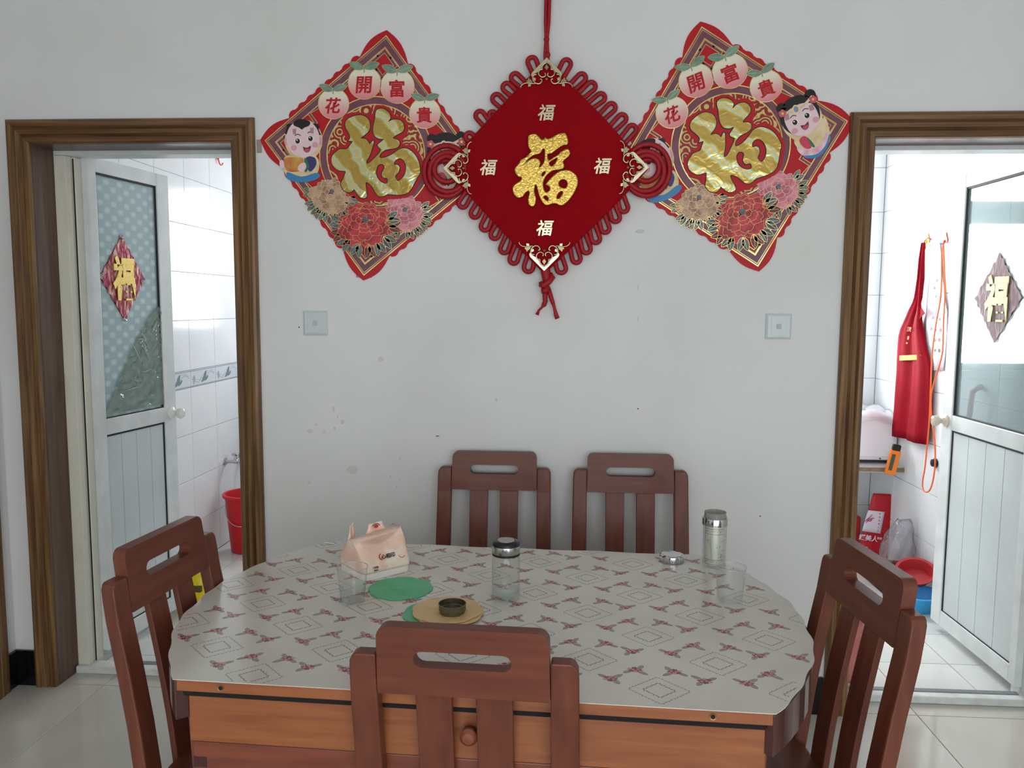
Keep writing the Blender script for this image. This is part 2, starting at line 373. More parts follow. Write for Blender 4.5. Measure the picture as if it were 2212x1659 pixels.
for px, py, rx_, ry_, m_ in ((761, 1015, 14, 10, STN), (822, 776, 7, 5, STN), (740, 911, 4, 5, STN2), (670, 931, 7, 5, STN), (683, 917, 3, 3, STN), (700, 933, 3, 3, STN), (723, 925, 3, 3, STN2), (721, 883, 3, 6, STN), (729, 901, 2, 4, STN), (843, 1029, 2, 2, STN2), (864, 1036, 2, 2, STN2), (857, 1052, 2, 2, STN2), (864, 990, 2, 4, STN2), (668, 1042, 4, 4, STN), (1072, 864, 3, 4, STN2), (1378, 883, 1.5, 1.5, SPK), (1642, 1115, 1.5, 1.5, SPK), (646, 707, 1.5, 1.5, SPK), (1382, 500, 10, 4, STN2), (1378, 620, 1.2, 8, STN2), (1378, 690, 1.2, 6, STN2), (945, 942, 5, 1, SPK)):
    c_ = onY(px, py, 0); P_ = [(rx_*.0016*(1+rd.uniform(-.2, .2))*math.cos(q), ry_*.0016*(1+rd.uniform(-.2, .2))*math.sin(q)) for q in [2*PI*i/12 for i in range(12)]]
    MB().prism(P_, 0, .0003).map(lambda v: (c_.x+v.x, -v.z, c_.z+v.y)).build('stain', m_, wf)
# tiles ---------------------------------------------------------------
_tm = {}
def tile_piece(sa, sb, th, axis, mat, gap, parent, a, bb, c, name='tile'):
    k = (round(sa, 3), round(sb, 3), th, axis, mat.name)
    if k not in _tm:
        ha, hb = sa/2-gap/2, sb/2-gap/2; e = min(.0015, th*.4)
        # bevelled little slab: front face slightly smaller than its foot
        r = [[(-ha, -hb), (ha, -hb), (ha, hb), (-ha, hb)], [(-ha, -hb), (ha, -hb), (ha, hb), (-ha, hb)], [(-ha+e, -hb+e), (ha-e, -hb+e), (ha-e, hb-e), (-ha+e, hb-e)]]
        zz = [-th, -e, 0]
        if axis == 'z': f = lambda p, z: (p[0], p[1], z)
        elif axis == 'x': f = lambda p, z: (z, p[0], p[1])          # faces +x
        elif axis == '-x': f = lambda p, z: (-z, -p[0], p[1])
        else: f = lambda p, z: (p[0], -z, p[1])                    # faces -y
        m = MB().loft([[f(p, z) for p in r[i]] for i, z in enumerate(zz)])
        me = bpy.data.meshes.new('tile'); me.from_pydata(m.v, [], m.f); me.materials.append(mat); me.update(); _tm[k] = me
    o = bpy.data.objects.new(name, _tm[k]); COL.objects.link(o); o.parent = parent
    o.location = {'z': (a, bb, c), 'x': (c, a, bb), '-x': (c, a, bb)}.get(axis, (a, c, bb)); return o
def tiles(parent, mat, axis, c, a0, a1, b0, b1, sa, sb, oa, ob, gap=.0019, th=.006, brk=None):
    def cuts(lo, hi, s, o):
        k = math.ceil((lo-o)/s-1e-6); r = [lo]
        while o+k*s < hi-1e-6:
            if o+k*s > lo+.012: r.append(o+k*s)
            k += 1
        if hi-r[-1] < .012: r[-1] = hi
        else: r.append(hi)
        return r
    A = cuts(a0, a1, sa, oa); B = brk or cuts(b0, b1, sb, ob)
    for i in range(len(A)-1):
        for j in range(len(B)-1):
            m = mat
            o = tile_piece(A[i+1]-A[i], B[j+1]-B[j], th, axis, m, gap, parent, (A[i]+A[i+1])/2, (B[j]+B[j+1])/2, c)
fl = struct(MB().box(XL, XR, YN, .10, -.1, -.006).build('floor', GROUT))
tiles(fl, TILEF, 'z', 0, XL, XR, YN, .10, .6, .6, -1.72, .012, gap=.002)
flb = struct(MB().box(-2.006, -.4, .16, 2.6, -.1, .004).build('floor_bathroom', GROUT))
tiles(flb, TILEK, 'z', .01, -2.0, -.4, .17, 2.6, .3, .3, -1.82, .255, gap=.003)
flk = struct(MB().box(-.22, 1.846, .16, 2.006, -.1, .004).build('floor_kitchen', GROUT))
tiles(flk, TILEK, 'z', .01, -.22, 1.84, .15, 2.0, .3, .3, 1.578, .42, gap=.003)
wbl = bpy.data.objects['wall_bathroom_left']
zs = [.01, .24, .49, .74, .99]
tiles(wbl, TILEW, 'x', -2.0, .24, 2.6, 0, 1, .31, .25, .145, 0, brk=zs)
zs2 = [1.085, 1.353, 1.608, 1.86, 2.106, 2.356, H]
tiles(wbl, TILEW, 'x', -2.0, .24, 2.6, 1, 2, .31, .25, .145, 0, brk=zs2)
tiles(wbl, TILEB, 'x', -1.999, .24, 2.6, .99, 1.085, .31, .095, .145, .99)
# grey egret print on the border tiles
BPR = M('border_print', (160, 168, 178), .15); BPR2 = M('border_print_dark', (116, 134, 142), .15)
b = MB()
for k in range(8):
    y0 = .145+.31*k+.155
    if y0 > 2.5: break
    b.ribbon([(y0-.145, 1.037), (y0-.10, 1.02), (y0-.06, 1.008), (y0-.02, 1.035), (y0+.02, 1.02), (y0+.06, 1.055), (y0+.10, 1.06), (y0+.14, 1.04)], .0035, 0, .0004, 0)
    b.ribbon([(y0-.145, 1.047), (y0-.09, 1.03), (y0-.05, 1.02), (y0-.02, 1.045), (y0+.05, 1.066), (y0+.10, 1.068), (y0+.14, 1.05)], .002, 0, .0004, 0)
    b.prism(cat([(y0-.03, 1.01), (y0, 1.012), (y0+.03, 1.03), (y0+.035, 1.068), (y0+.015, 1.06), (y0-.01, 1.03)], 3), 0, .0005, mi=1)
    b.prism(cat([(y0+.01, 1.012), (y0+.045, 1.02), (y0+.06, 1.04), (y0+.03, 1.03)], 3), 0, .0006, mi=1)
    b.prism(cat([(y0-.12, 1.004), (y0-.10, 1.03), (y0-.115, 1.055), (y0-.13, 1.03)], 3), 0, .0005, mi=0)
b.ribbon([(.24, 1.079), (2.6, 1.079)], .006, 0, .0007, 0); b.ribbon([(.24, .996), (2.6, .996)], .006, 0, .0007, 0)
b.map(lambda v: (-1.999+v.z, v.x, v.y)).build('border_print', [BPR, BPR2], wbl)
wkr = bpy.data.objects['wall_kitchen_right']; wkb = bpy.data.objects['wall_kitchen_back']
zk = [.01, .27, .52, .77, 1.03, 1.28, 1.515, 1.755, 1.99, 2.24, 2.49, H]
tiles(wkr, TILEW, '-x', 1.84, .24, 2.0, 0, 1, .33, .25, 2.0, 0, brk=zk)
tiles(wkb, TILEW, '-y', 2.0, 1.70, 1.84, 0, 1, .33, .25, 1.84, 0, brk=zk)
tiles(wkb, TILEW, '-y', 2.0, -.22, 1.70, 0, 1, .33, .25, 1.84, 0, brk=[.01, .27, .52, .77, 1.03, 1.08])
# skirting
for nm, bx in (('baseboard_far_1', (XL, -1.969, -.012, 0)), ('baseboard_far_2', (-1.07, .94, -.012, 0)), ('baseboard_far_3', (1.84, XR, -.012, 0)),
               ('baseboard_left', (XL, XL+.012, -.058, -.012)), ('baseboard_right', (XR-.012, XR, YN, -.012))):
    struct(MB().box(*bx, 0, .137).build(nm, BLACKT, bevel=.002))
# ------------------------------------------------------------------ door casings
PROF = [(0, 0), (0, .012), (.006, .018), (.020, .018), (.026, .012), (.032, .020), (.045, .022), (.051, .015), (.057, .022), (.070, .024), (.078, .020), (.083, .012), (.083, 0)]
def casing(name, xl, xr, zt, legs=(True, True)):
    t = struct(empty(name)); n = len(PROF)
    def st(a, c): return [(a(w), -d, c(w)) for w, d in PROF]
    L0 = st(lambda w: xl-w, lambda w: 0); L1 = st(lambda w: xl-w, lambda w: zt+w)
    R1 = st(lambda w: xr+w, lambda w: zt+w); R0 = st(lambda w: xr+w, lambda w: 0)
    for nm, a, c, m in (('side_casing', L0, L1, CASV), ('head_casing', L1, R1, CASH), ('side_casing', R1, R0, CASV)):
        MB().loft([a, c]).build(nm, m, t)
    MB().box(xl-.001, xl+.001, 0, .12, 0, zt).build('jamb_lining', JAMB, t)
    MB().box(xr-.001, xr+.001, 0, .12, 0, zt).build('jamb_lining', JAMB, t)
    MB().box(xl, xr, 0, .12, zt-.001, zt+.002).build('head_lining', JAMB, t)
    return t
casing('trim_1', -1.886, -1.156, 2.002)
casing('trim_2', 1.026, 1.755, 2.002)
t3 = struct(empty('trim_3'))
MB().loft([[(XL+d, -.058-w, 0) for w, d in PROF], [(XL+d, -.058-w, 2.06+0*w) for w, d in PROF]]).build('side_casing', CASV, t3)
MB().loft([[(XL+d, -.141, 2.002+w) for w, d in PROF], [(XL+d, -.95, 2.002+w) for w, d in PROF]]).build('head_casing', CASH, t3)
MB().box(XL, XL+.006, -.86, -.141, 0, 2.002).build('jamb_lining', JAMB, t3)
# thresholds + white fixed frames
def fixed_frame(name, xl, xr, left):
    t = struct(empty(name))
    f = -1
    b = MB().box(xl, xl+.045, .12, .16, .0, 1.985).box(xl, xl+.055, .16, .20, 0, 1.985).box(xl, xl+.03, .20, .235, 0, 1.985)
    b.build('frame_post', ALUOLD if left else ALU, t, bevel=.0015)
    MB().box(xr-.045, xr, .12, .16, .0, 1.985).box(xr-.055, xr, .16, .20, 0, 1.985).box(xr-.03, xr, .20, .235, 0, 1.985).build('frame_post', ALU, t, bevel=.0015)
    MB().box(xl, xr, .12, .16, 1.986, 2.002).box(xl, xr, .16, .235, 1.992, 2.002).build('frame_head', ALU, t, bevel=.001)
    MB().box(xl+.047, xl+.052, .158, .1605, .02, 1.98).build('seal_strip', GASK, t)
    MB().box(xl+.002, xr-.002, .098, .160, 0, .028).build('threshold', M('threshold_paint_'+name, (224, 228, 226), .5, col2=(206, 208, 204), vscale=20), t, bevel=.004)
    MB().box(xl+(.16 if left else .05), xr-.06, .135, .158, .027, .031).build('threshold_groove', M('groove_'+name, (120, 126, 130), .5), t)
    return t
fixed_frame('door_frame_1', -1.885, -1.157, True)
fixed_frame('door_frame_2', 1.027, 1.754, False)
# ------------------------------------------------------------------ door leaves
def glass_pattern():
    m = thin('patterned_door_glass', (150, 176, 180), rough=.08, ior=1.5, body=(146, 176, 182), bodyf=.8, minf=.03)
    nt = m.node_tree
    df = [n for n in nt.nodes if n.type == 'BSDF_DIFFUSE'][0]
    tc = nt.nodes.new('ShaderNodeTexCoord')
    def wv(ang, sc_):
        mp = nt.nodes.new('ShaderNodeMapping'); mp.inputs['Rotation'].default_value = (0, math.radians(ang), 0); nt.links.new(tc.outputs['Object'], mp.inputs[0])
        w_ = nt.nodes.new('ShaderNodeTexWave'); w_.inputs['Scale'].default_value = sc_; w_.bands_direction = 'X'; nt.links.new(mp.outputs[0], w_.inputs[0]); return w_
    a, c = wv(55, 7), wv(-55, 7)
    mx = nt.nodes.new('ShaderNodeMath'); mx.operation = 'MAXIMUM'; nt.links.new(a.outputs['Fac'], mx.inputs[0]); nt.links.new(c.outputs['Fac'], mx.inputs[1])
    mn = nt.nodes.new('ShaderNodeMath'); mn.operation = 'MINIMUM'; nt.links.new(a.outputs['Fac'], mn.inputs[0]); nt.links.new(c.outputs['Fac'], mn.inputs[1])
    ad = nt.nodes.new('ShaderNodeMath'); ad.operation = 'ADD'; nt.links.new(mx.outputs[0], ad.inputs[0]); nt.links.new(mn.outputs[0], ad.inputs[1])
    r = nt.nodes.new('ShaderNodeValToRGB'); e = r.color_ramp.elements; e[0].position = .55; e[0].color = lin((176, 202, 208)); e[1].position = .95; e[1].color = lin((214, 228, 228))
    ml = nt.nodes.new('ShaderNodeMath'); ml.operation = 'MULTIPLY'; ml.inputs[1].default_value = .55; nt.links.new(ad.outputs[0], ml.inputs[0])
    nt.links.new(ml.outputs[0], r.inputs[0]); nt.links.new(r.outputs[0], df.inputs[0]); return m
PGLASS = glass_pattern()
KGLASS = thin('kitchen_door_glass', (214, 226, 226), rough=.03, ior=1.5, body=(200, 214, 216), bodyf=.25, minf=.05)
KNOB = M('white_ceramic_knob', (232, 230, 224), .12); KNOBK = M('worn_ceramic_knob', (206, 196, 176), .2)
def leaf(name, A, B, w, glass, knobm, face, gold=False):
    """face = +1/-1: side (local y) that looks at the dining room"""
    d = Vector((B[0]-A[0], B[1]-A[1])); t = struct(empty(name, (A[0], A[1], 0), math.atan2(d.y, d.x)))
    zb, z1, z2, zt, hb = .05, .92, .985, 2.0, .016; st = .045; sr_ = .082
    for bx in ((0, st, zb, zt), (w-sr_, w, zb, zt)): MB().box(bx[0], bx[1], -hb, hb, bx[2], bx[3]).build('stile', ALU, t, bevel=.003)
    for bx in ((zb, .118), (z1, z2), (zt-.055, zt)): MB().box(st, w-sr_, -hb+.001, hb-.001, bx[0], bx[1]).build('rail', ALU, t, bevel=.003)
    x0, x1 = st, w-sr_
    g = MB()
    for za, zc in ((.118, z1), (z2, zt-.055)):
        for yy in (-hb+.006, hb-.010):
            g.box(x0, x0+.004, yy, yy+.004, za, zc).box(x1-.008, x1, yy, yy+.004, za, zc).box(x0, x1, yy, yy+.004, za, za+.004).box(x0, x1, yy, yy+.004, zc-.008, zc)
    g.build('gasket', GASK, t)
    MB().box(x0, x1, -.003, .003, z2, zt-.055).build('pane', glass, t)
    n = 4; pw = (x1-x0)/n
    for k in range(n): MB().box(x0+k*pw+.0012, x0+(k+1)*pw-.0012, -.007, .007, .118, z1).build('panel_board', PANEL, t, bevel=.0015)
    for s in (-1, 1):
        k = MB().lathe([(.0, hb), (.026, hb), (.027, hb+.006), (.014, hb+.012), (.011, hb+.022), (.013, hb+.030), (.021, hb+.038), (.024, hb+.048), (.021, hb+.058), (.010, hb+.063), (.009, hb+.061), (0, hb+.061)], 24)
        k.map(lambda v, s=s: (w-.040+v.x, s*v.z, .955+v.y)).build('knob', knobm, t, smooth=True)
    return t
d1 = leaf('door_1', (-1.82, .20), (-1.755, .69), .50, PGLASS, KNOB, 1)
d2 = leaf('door_2', (1.70, .15), (1.69, .80), .655, KGLASS, KNOBK, 1)
# the knob spindle of door_1 points into the picture plane: a keyhole on the latch edge
def foil(name, root, s0, z0, hw, hh, side, label, overexposed):
    """crinkled diamond sticker with the character for fortune, lying on the door pane"""
    R = root.rotation_euler.z
    rot = (Matrix.Rotation(R, 4, 'Z') @ (Matrix.Rotation(PI/2, 4, 'X') if side < 0 else Matrix.Rotation(PI, 4, 'Z') @ Matrix.Rotation(PI/2, 4, 'X'))).to_euler()
    p = root.location + Matrix.Rotation(R, 3, 'Z') @ Vector((s0, side*.0045, z0))
    t = thing(name, label, 'sticker', p, rot=rot)
    fm = M(name+'_foil_'+('pale' if overexposed else 'red'), (128, 104, 108) if overexposed else (150, 22, 60), .7 if overexposed else .25, 0 if overexposed else .35, col2=(168, 142, 142) if overexposed else (214, 176, 160), vscale=26, stretch=(2.2, .7, 1), ramp=(.48, .62), bump=1, bscale=60, bstretch=(2, .7, 1), detail=5)  # pale version has its overexposed, washed-out look painted into the colours
    n = 12; v = []; f = []
    for i in range(n+1):
        for j in range(n+1):
            a, c = i/n*2-1, j/n*2-1; x = (a-c)/2*hw; y = (a+c)/2*hh
            e = 1+.04*math.sin(i*2.1+j*3.3) if max(abs(a), abs(c)) > .95 else 1
            v.append((x*e, y*e, .002+.0022*abs(math.sin(x*130+y*60)*math.cos(y*90-x*40))))
    for i in range(n):
        for j in range(n): q = i*(n+1)+j; f.append((q, q+1, q+n+2, q+n+1)); 
    MB().add(v, [x[::-1] for x in f]).add([(p_[0], p_[1], 0) for p_ in ((0, hh), (-hw, 0), (0, -hh), (hw, 0))], [(0, 1, 2, 3)]).build('foil_sheet', fm, t, smooth='all')
    me = glyph('福', hh*1.06, ext=.001, off=.035, bev=.0006, sx=hw/hh*.92)
    meshobj('lettering', me, M(name+'_gold', (186, 176, 104) if overexposed else (214, 184, 84), .4 if overexposed else .28, 0 if overexposed else .5, bump=.8, bscale=160, bstretch=(1, 3, 1)), t, (0, 0, .0062))
    if not overexposed:
        for x, y, a in ((0, hh*.96, .3), (0, -hh*.97, .1), (-hw*.92, .01, 1.2), (hw*.9, -.01, 1)):
            MB().loft([[(x+.012*math.cos(q+a)*1.2, y+.010*math.sin(q+a), .003+.003*(k % 2)) for k, q in enumerate([i*PI/4 for i in range(8)])], [(x+.006*math.cos(q+a), y+.006*math.sin(q+a), .008+.002*(k % 3)) for k, q in enumerate([i*PI/4 for i in range(8)])]]).build('tape', thin(name+'_tape', (230, 230, 230), rough=.1, minf=.3), t)
    return t
foil('fortune_sticker', d1, .190, 1.544, .136, .172, -1, 'crinkled red and gold diamond fortune sticker taped to the blue-green glass of the left door', False)
foil('fortune_sticker', d2, .300, 1.483, .165, .175, 1, 'pale faded diamond fortune sticker on the glass of the right door', True)
# torn clear film on the lower right of the left door's glass
def film():
    R = d1.rotation_euler.z; t = thing('plastic_film', 'torn crinkled clear plastic film hanging on the lower glass of the left door', 'film', d1.location, R)
    fm = thin('crinkled_film', (178, 200, 184), rough=.12, minf=.08, bump=1, bscale=16, body=(172, 196, 184), bodyf=.25)
    n, m_ = 22, 30; v = []; f = []
    for i in range(n+1):
        for j in range(m_+1):
            a = i/n; c = j/m_; left = .405-.36*(1-c)**.8
            x = left+(.422-left)*a; z = 1.0+.43*c
            v.append((x, -.011-.004*math.sin(31*x*9+z*43)*math.cos(z*57-x*70)-.002*math.sin(z*160+x*190), z))
    for i in range(n):
        for j in range(m_): q = i*(m_+1)+j; f.append((q, q+m_+1, q+m_+2, q+1))
    MB().add(v, f).build('film_sheet', fm, t, smooth='all')
    b = MB(); rd = random.Random(3)
    for k in range(10):
        x = .20+.17*rd.random(); z = 1.07+.30*rd.random(); a = rd.choice([.1, 2.0, 2.1, .9, 3.0]); l = .03+.08*rd.random(); pts = []
        for i in range(6): pts.append((x+l*(i/5-.5)*math.cos(a)+.004*rd.random(), -.0175, z+l*(i/5-.5)*math.sin(a)+.005*rd.random()))
        b.tube(pts, [.0002, .0012, .0009, .0016, .0008, .0002], 5)
    b.build('crease', thin('film_crease', (240, 245, 240), rough=.15, minf=.5, body=(235, 240, 235), bodyf=.4), t)
film()
# ------------------------------------------------------------------ light switches
for i, (px, lab) in enumerate(((onY(682, 698, 0), 'white square light switch under the left hanging poster'), (onY(1681, 705, 0), 'white square light switch under the right poster beside the kitchen doorway'))):
    t = thing('light_switch', lab, 'switch', px, group='wall switches')
    sw = M('switch_plastic_%d' % i, (206, 212, 214), .25); h = .0435
    r = [[(x*k, y_, z*k) for x, z in ((-h, -h), (h, -h), (h, h), (-h, h))] for k, y_ in ((1, 0), (1, -.004), (.84, -.0095), (.80, -.0095))]
    MB().loft([q for q in r]).build('plate', sw, t)
    MB().loft([[(x*k, y_, z*k) for x, z in ((-.026, -.034), (.026, -.034), (.026, .034), (-.026, .034))] for k, y_ in ((1, -.0094), (.97, -.0104))]).build('inner_plate', sw, t)
    MB().add([(-.008, -.0104, .009), (.008, -.0104, .009), (.008, -.0104, -.008), (-.008, -.0104, -.008), (-.007, -.0112, .008), (.007, -.0112, .008), (.007, -.0155, -.007), (-.007, -.0155, -.007)], [(0, 1, 5, 4), (1, 2, 6, 5), (2, 3, 7, 6), (3, 0, 4, 7), (4, 5, 6, 7)]).build('rocker', M('rocker_%d' % i, (186, 192, 194), .3), t)
# ------------------------------------------------------------------ dining table
TC = Vector((-.148, -1.018, 0)); TR = math.radians(-2.4); RAD, HD = .682, .428
tb = thing('dining_table', 'reddish brown wooden dining table with straight front and rounded ends', 'table', TC, TR)
aa = math.asin(HD/RAD)
def outline(r, hd, n=26):
    a = math.asin(min(1, hd/r)); L = []
    for i in range(n+1):
        q = -a+2*a*i/n; L.append((r*math.cos(q), r*math.sin(q)))
    for i in range(n+1):
        q = PI-a+2*a*i/n; L.append((r*math.cos(q), r*math.sin(q)))
    return L
MB().prism(outline(RAD, HD), .738, .7595).build('tabletop', WOODT, tb, bevel=.0015)
hx = math.sqrt(RAD**2-HD**2)
for s in (1, -1):
    o = [(s*(RAD+.003)*math.cos(q), (RAD+.003)*math.sin(q)) for q in [(-aa+2*aa*i/24) for i in range(25)]]
    q = [(s*(RAD-.024)*math.cos(x), (RAD-.024)*math.sin(x)) for x in [(aa-2*aa*i/24) for i in range(25)]]
    MB().prism(o+q, .682, .7585).build('side_rim', WOODD, tb, bevel=.002)
    props(tb.children[-1], 'dark glossy curved rim under the rounded end')
for s in (-1, 1):
    MB().box(-hx+.012, hx-.012, s*(HD-.012)-.008, s*(HD-.012)+.008, .728, .738).build('gap_shade_strip', DARK, tb)  # solid near-black strip paints in the shade between top and drawer
    MB().box(-hx+.018, hx-.008, s*(HD-.020)-.011, s*(HD-.020)+.011, .638, .729).build('drawer_front', WOODT, tb, bevel=.002)
    MB().box(-hx+.022, hx-.010, s*(HD-.024)-.011, s*(HD-.024)+.011, .520, .6355).build('apron_board', WOODT2, tb, bevel=.002)
# finger joints on the lower board, knob on the drawer, screw sockets in the top's edge
for z in (.586, .545): MB().box(-hx+.0215, -hx+.047, -HD+.0125, -HD+.0155, z, z+.020).build('finger_joint', WOODD, tb)
k = MB().lathe([(0, 0), (.010, 0), (.009, .008), (.015, .016), (.016, .024), (.010, .030), (0, .031)], 20)
k.map(lambda v: (.012+v.x, -HD+.009-v.z, .692+v.y)).build('drawer_knob', WOODT2, tb, smooth=True)
for x in (-hx+.085, hx-.10):
    MB().lathe([(0, .0006), (.0045, .0006), (.0062, .0012), (.0062, .0), (0, 0)], 16).map(lambda v: (x+v.x, -HD-v.z, .7485+v.y)).build('screw_socket', M('screw_brass_%d' % int(x*100), (150, 112, 78), .35, .5), tb, smooth=True)
    MB().lathe([(0, .0014), (.0038, .0014), (.0038, .0006)], 12).map(lambda v: (x+v.x, -HD-v.z, .7485+v.y)).build('socket_hole', DARK, tb)
for s in (-1, 1):
    MB().box(s*(hx-.035)-.010, s*(hx-.035)+.010, -HD+.04, HD-.04, .52, .73).build('apron_board', WOODT2, tb, bevel=.002)
for sx in (-1, 1):
    for sy in (-1, 1):
        R_ = []
        for z, h_ in ((0, .020), (.3, .024), (.5, .030), (.62, .034), (.70, .036), (.735, .030)):
            cx, cy = sx*(hx-.045+(.012 if .45 < z < .72 else 0)), sy*(HD-.075)
            R_.append([(cx+a*h_, cy+c*h_, z) for a, c in ((-1, -1), (1, -1), (1, 1), (-1, 1))])
        MB().loft(R_).build('leg', WOODT2, tb, bevel=.004)
# ------------------------------------------------------------------ tablecloth
tcl = thing('tablecloth', 'grey-white plastic tablecloth printed with diamonds and pink flower sprigs', 'tablecloth', (TC.x, TC.y, 0), TR)
ol = outline(RAD+.003, HD+.002, 60); rd = random.Random(5)
olw = []
for i, (x, y) in enumerate(ol):
    w_ = 1+.0035*math.sin(i*.9)+.003*math.sin(i*.37+1)
    olw.append((x*w_, y*(w_ if y > 0 else 1)))
# back edge ripples a little
back = [i for i in range(len(olw))]
ext = []
n0 = len(olw)//2
for i in range(1, 22):
    x = hx-2*hx*i/22; ext.append((x, HD+.002+.004*math.sin(i*1.3)))
pol = olw[:n0]+ext+olw[n0:]
MB().prism(pol, .7597, .7612).build('cloth_sheet', CLOTH, tcl)
def sprig(b, cx, cy, sx, sy, rot, ok):
    """one flower sprig; sx, sy mirror it"""
    def T(x, y): return (cx+x*sx, cy+y*sy)
    def lf(x0, y0, x1, y1, w):
        d = Vector((x1-x0, y1-y0)); n_ = Vector((-d.y, d.x)).normalized()*w
        P = [Vector((x0, y0))+d*t+n_*s for t, s in ((0, 0), (.2, .7), (.5, 1), (.8, .75), (1, 0), (.8, -.75), (.5, -1), (.2, -.7))]
        P = [T(p.x, p.y) for p in cat(P, 2)]
        if sx*sy < 0: P = P[::-1]
        b.prism(P, .7612, .76132, mi=3); b.ribbon(P, .0009, .7612, .76146, 2, closed=True)
        b.ribbon([T(x0, y0), T(x0+d.x*.8, y0+d.y*.8)], .0008, .7612, .76146, 2)
    lf(.004, .003, .023, .018, .0042); lf(-.006, .003, -.022, .014, .004); lf(.006, -.004, .016, -.020, .0045)
    for x, y, r, m_ in ((-.005, .001, .0072, 0), (.006, .0, .0074, 0), (0, -.006, .0062, 0), (-.010, -.004, .004, 1), (.001, .006, .0042, 1), (.010, .0045, .0035, 1), (-.003, -.001, .003, 1), (.006, -.003, .0032, 1)):
        P = [T(x+r*(1+.18*math.cos(5*q))*math.cos(q), y+r*(1+.18*math.cos(5*q))*math.sin(q)) for q in [2*PI*i/10 for i in range(10)]]
        if sx*sy < 0: P = P[::-1]
        b.prism(P, .7612, .76150+.00006*m_+.00002*random.random(), mi=m_)
def inside(x, y, m_=0):
    return abs(y) < HD-m_+.001 and math.hypot(x, y) < RAD-m_+.001
def dashed(b, cx, cy, hw, hh, n_, amp, tick, w):
    C_ = [(hw, 0), (0, hh), (-hw, 0), (0, -hh)]
    for e in range(4):
        a, c = Vector(C_[e]), Vector(C_[(e+1) % 4]); d = c-a; nn = Vector((d.y, -d.x)).normalized()
        for i in range(n_):
            t0, t1 = i/n_, (i+.86)/n_
            p0 = a+d*t0; p1 = a+d*t1; pm = a+d*((t0+t1)/2)+nn*amp
            if not inside(cx+pm.x, cy+pm.y, .004): continue
            b.ribbon([(cx+p0.x, cy+p0.y), (cx+pm.x, cy+pm.y), (cx+p1.x, cy+p1.y)], w, .7612, .76138, 4)
            q = pm+(nn*-1 if i % 2 else nn)*tick+d.normalized()*tick*.6
            b.ribbon([(cx+pm.x, cy+pm.y), (cx+q.x, cy+q.y)], w*1.3, .7612, .7614, 4)
pr = MB(); ca, sa_ = math.cos(-TR), math.sin(-TR)
rotc = math.radians(1.2)
for i in range(-7, 8):
    for j in range(-6, 7):
        # pattern runs almost parallel to the wall; given in world, then into table space
        wx = .065+.1235*i+.021*(.1165*j); wy = -1.052+.1165*j
        dx, dy = wx-TC.x, wy-TC.y; lx, ly = dx*ca-dy*sa_, dx*sa_+dy*ca
        if (i+j) % 2 == 0:
            if math.hypot(lx, ly) < RAD+.05 and abs(ly) < HD+.05:
                dashed(pr, lx, ly, .054, .050, 10, .0012, .0018, .0010)
                dashed(pr, lx, ly, .028, .0265, 7, .0008, .0022, .0014)
        else:
            for sx in (-1, 1):
                for sy in (-1, 1):
                    x, y = lx+sx*.037, ly+sy*.041
                    if inside(x, y, .024): sprig(pr, x, y, 1 if (sx*sy > 0) else -1, 1 if sy > 0 else -1, 0, None)
o = pr.build('printed_pattern', [PR_ROSE, PR_PINK, PR_LEAF, PR_LEAFI, PR_LINE], tcl)
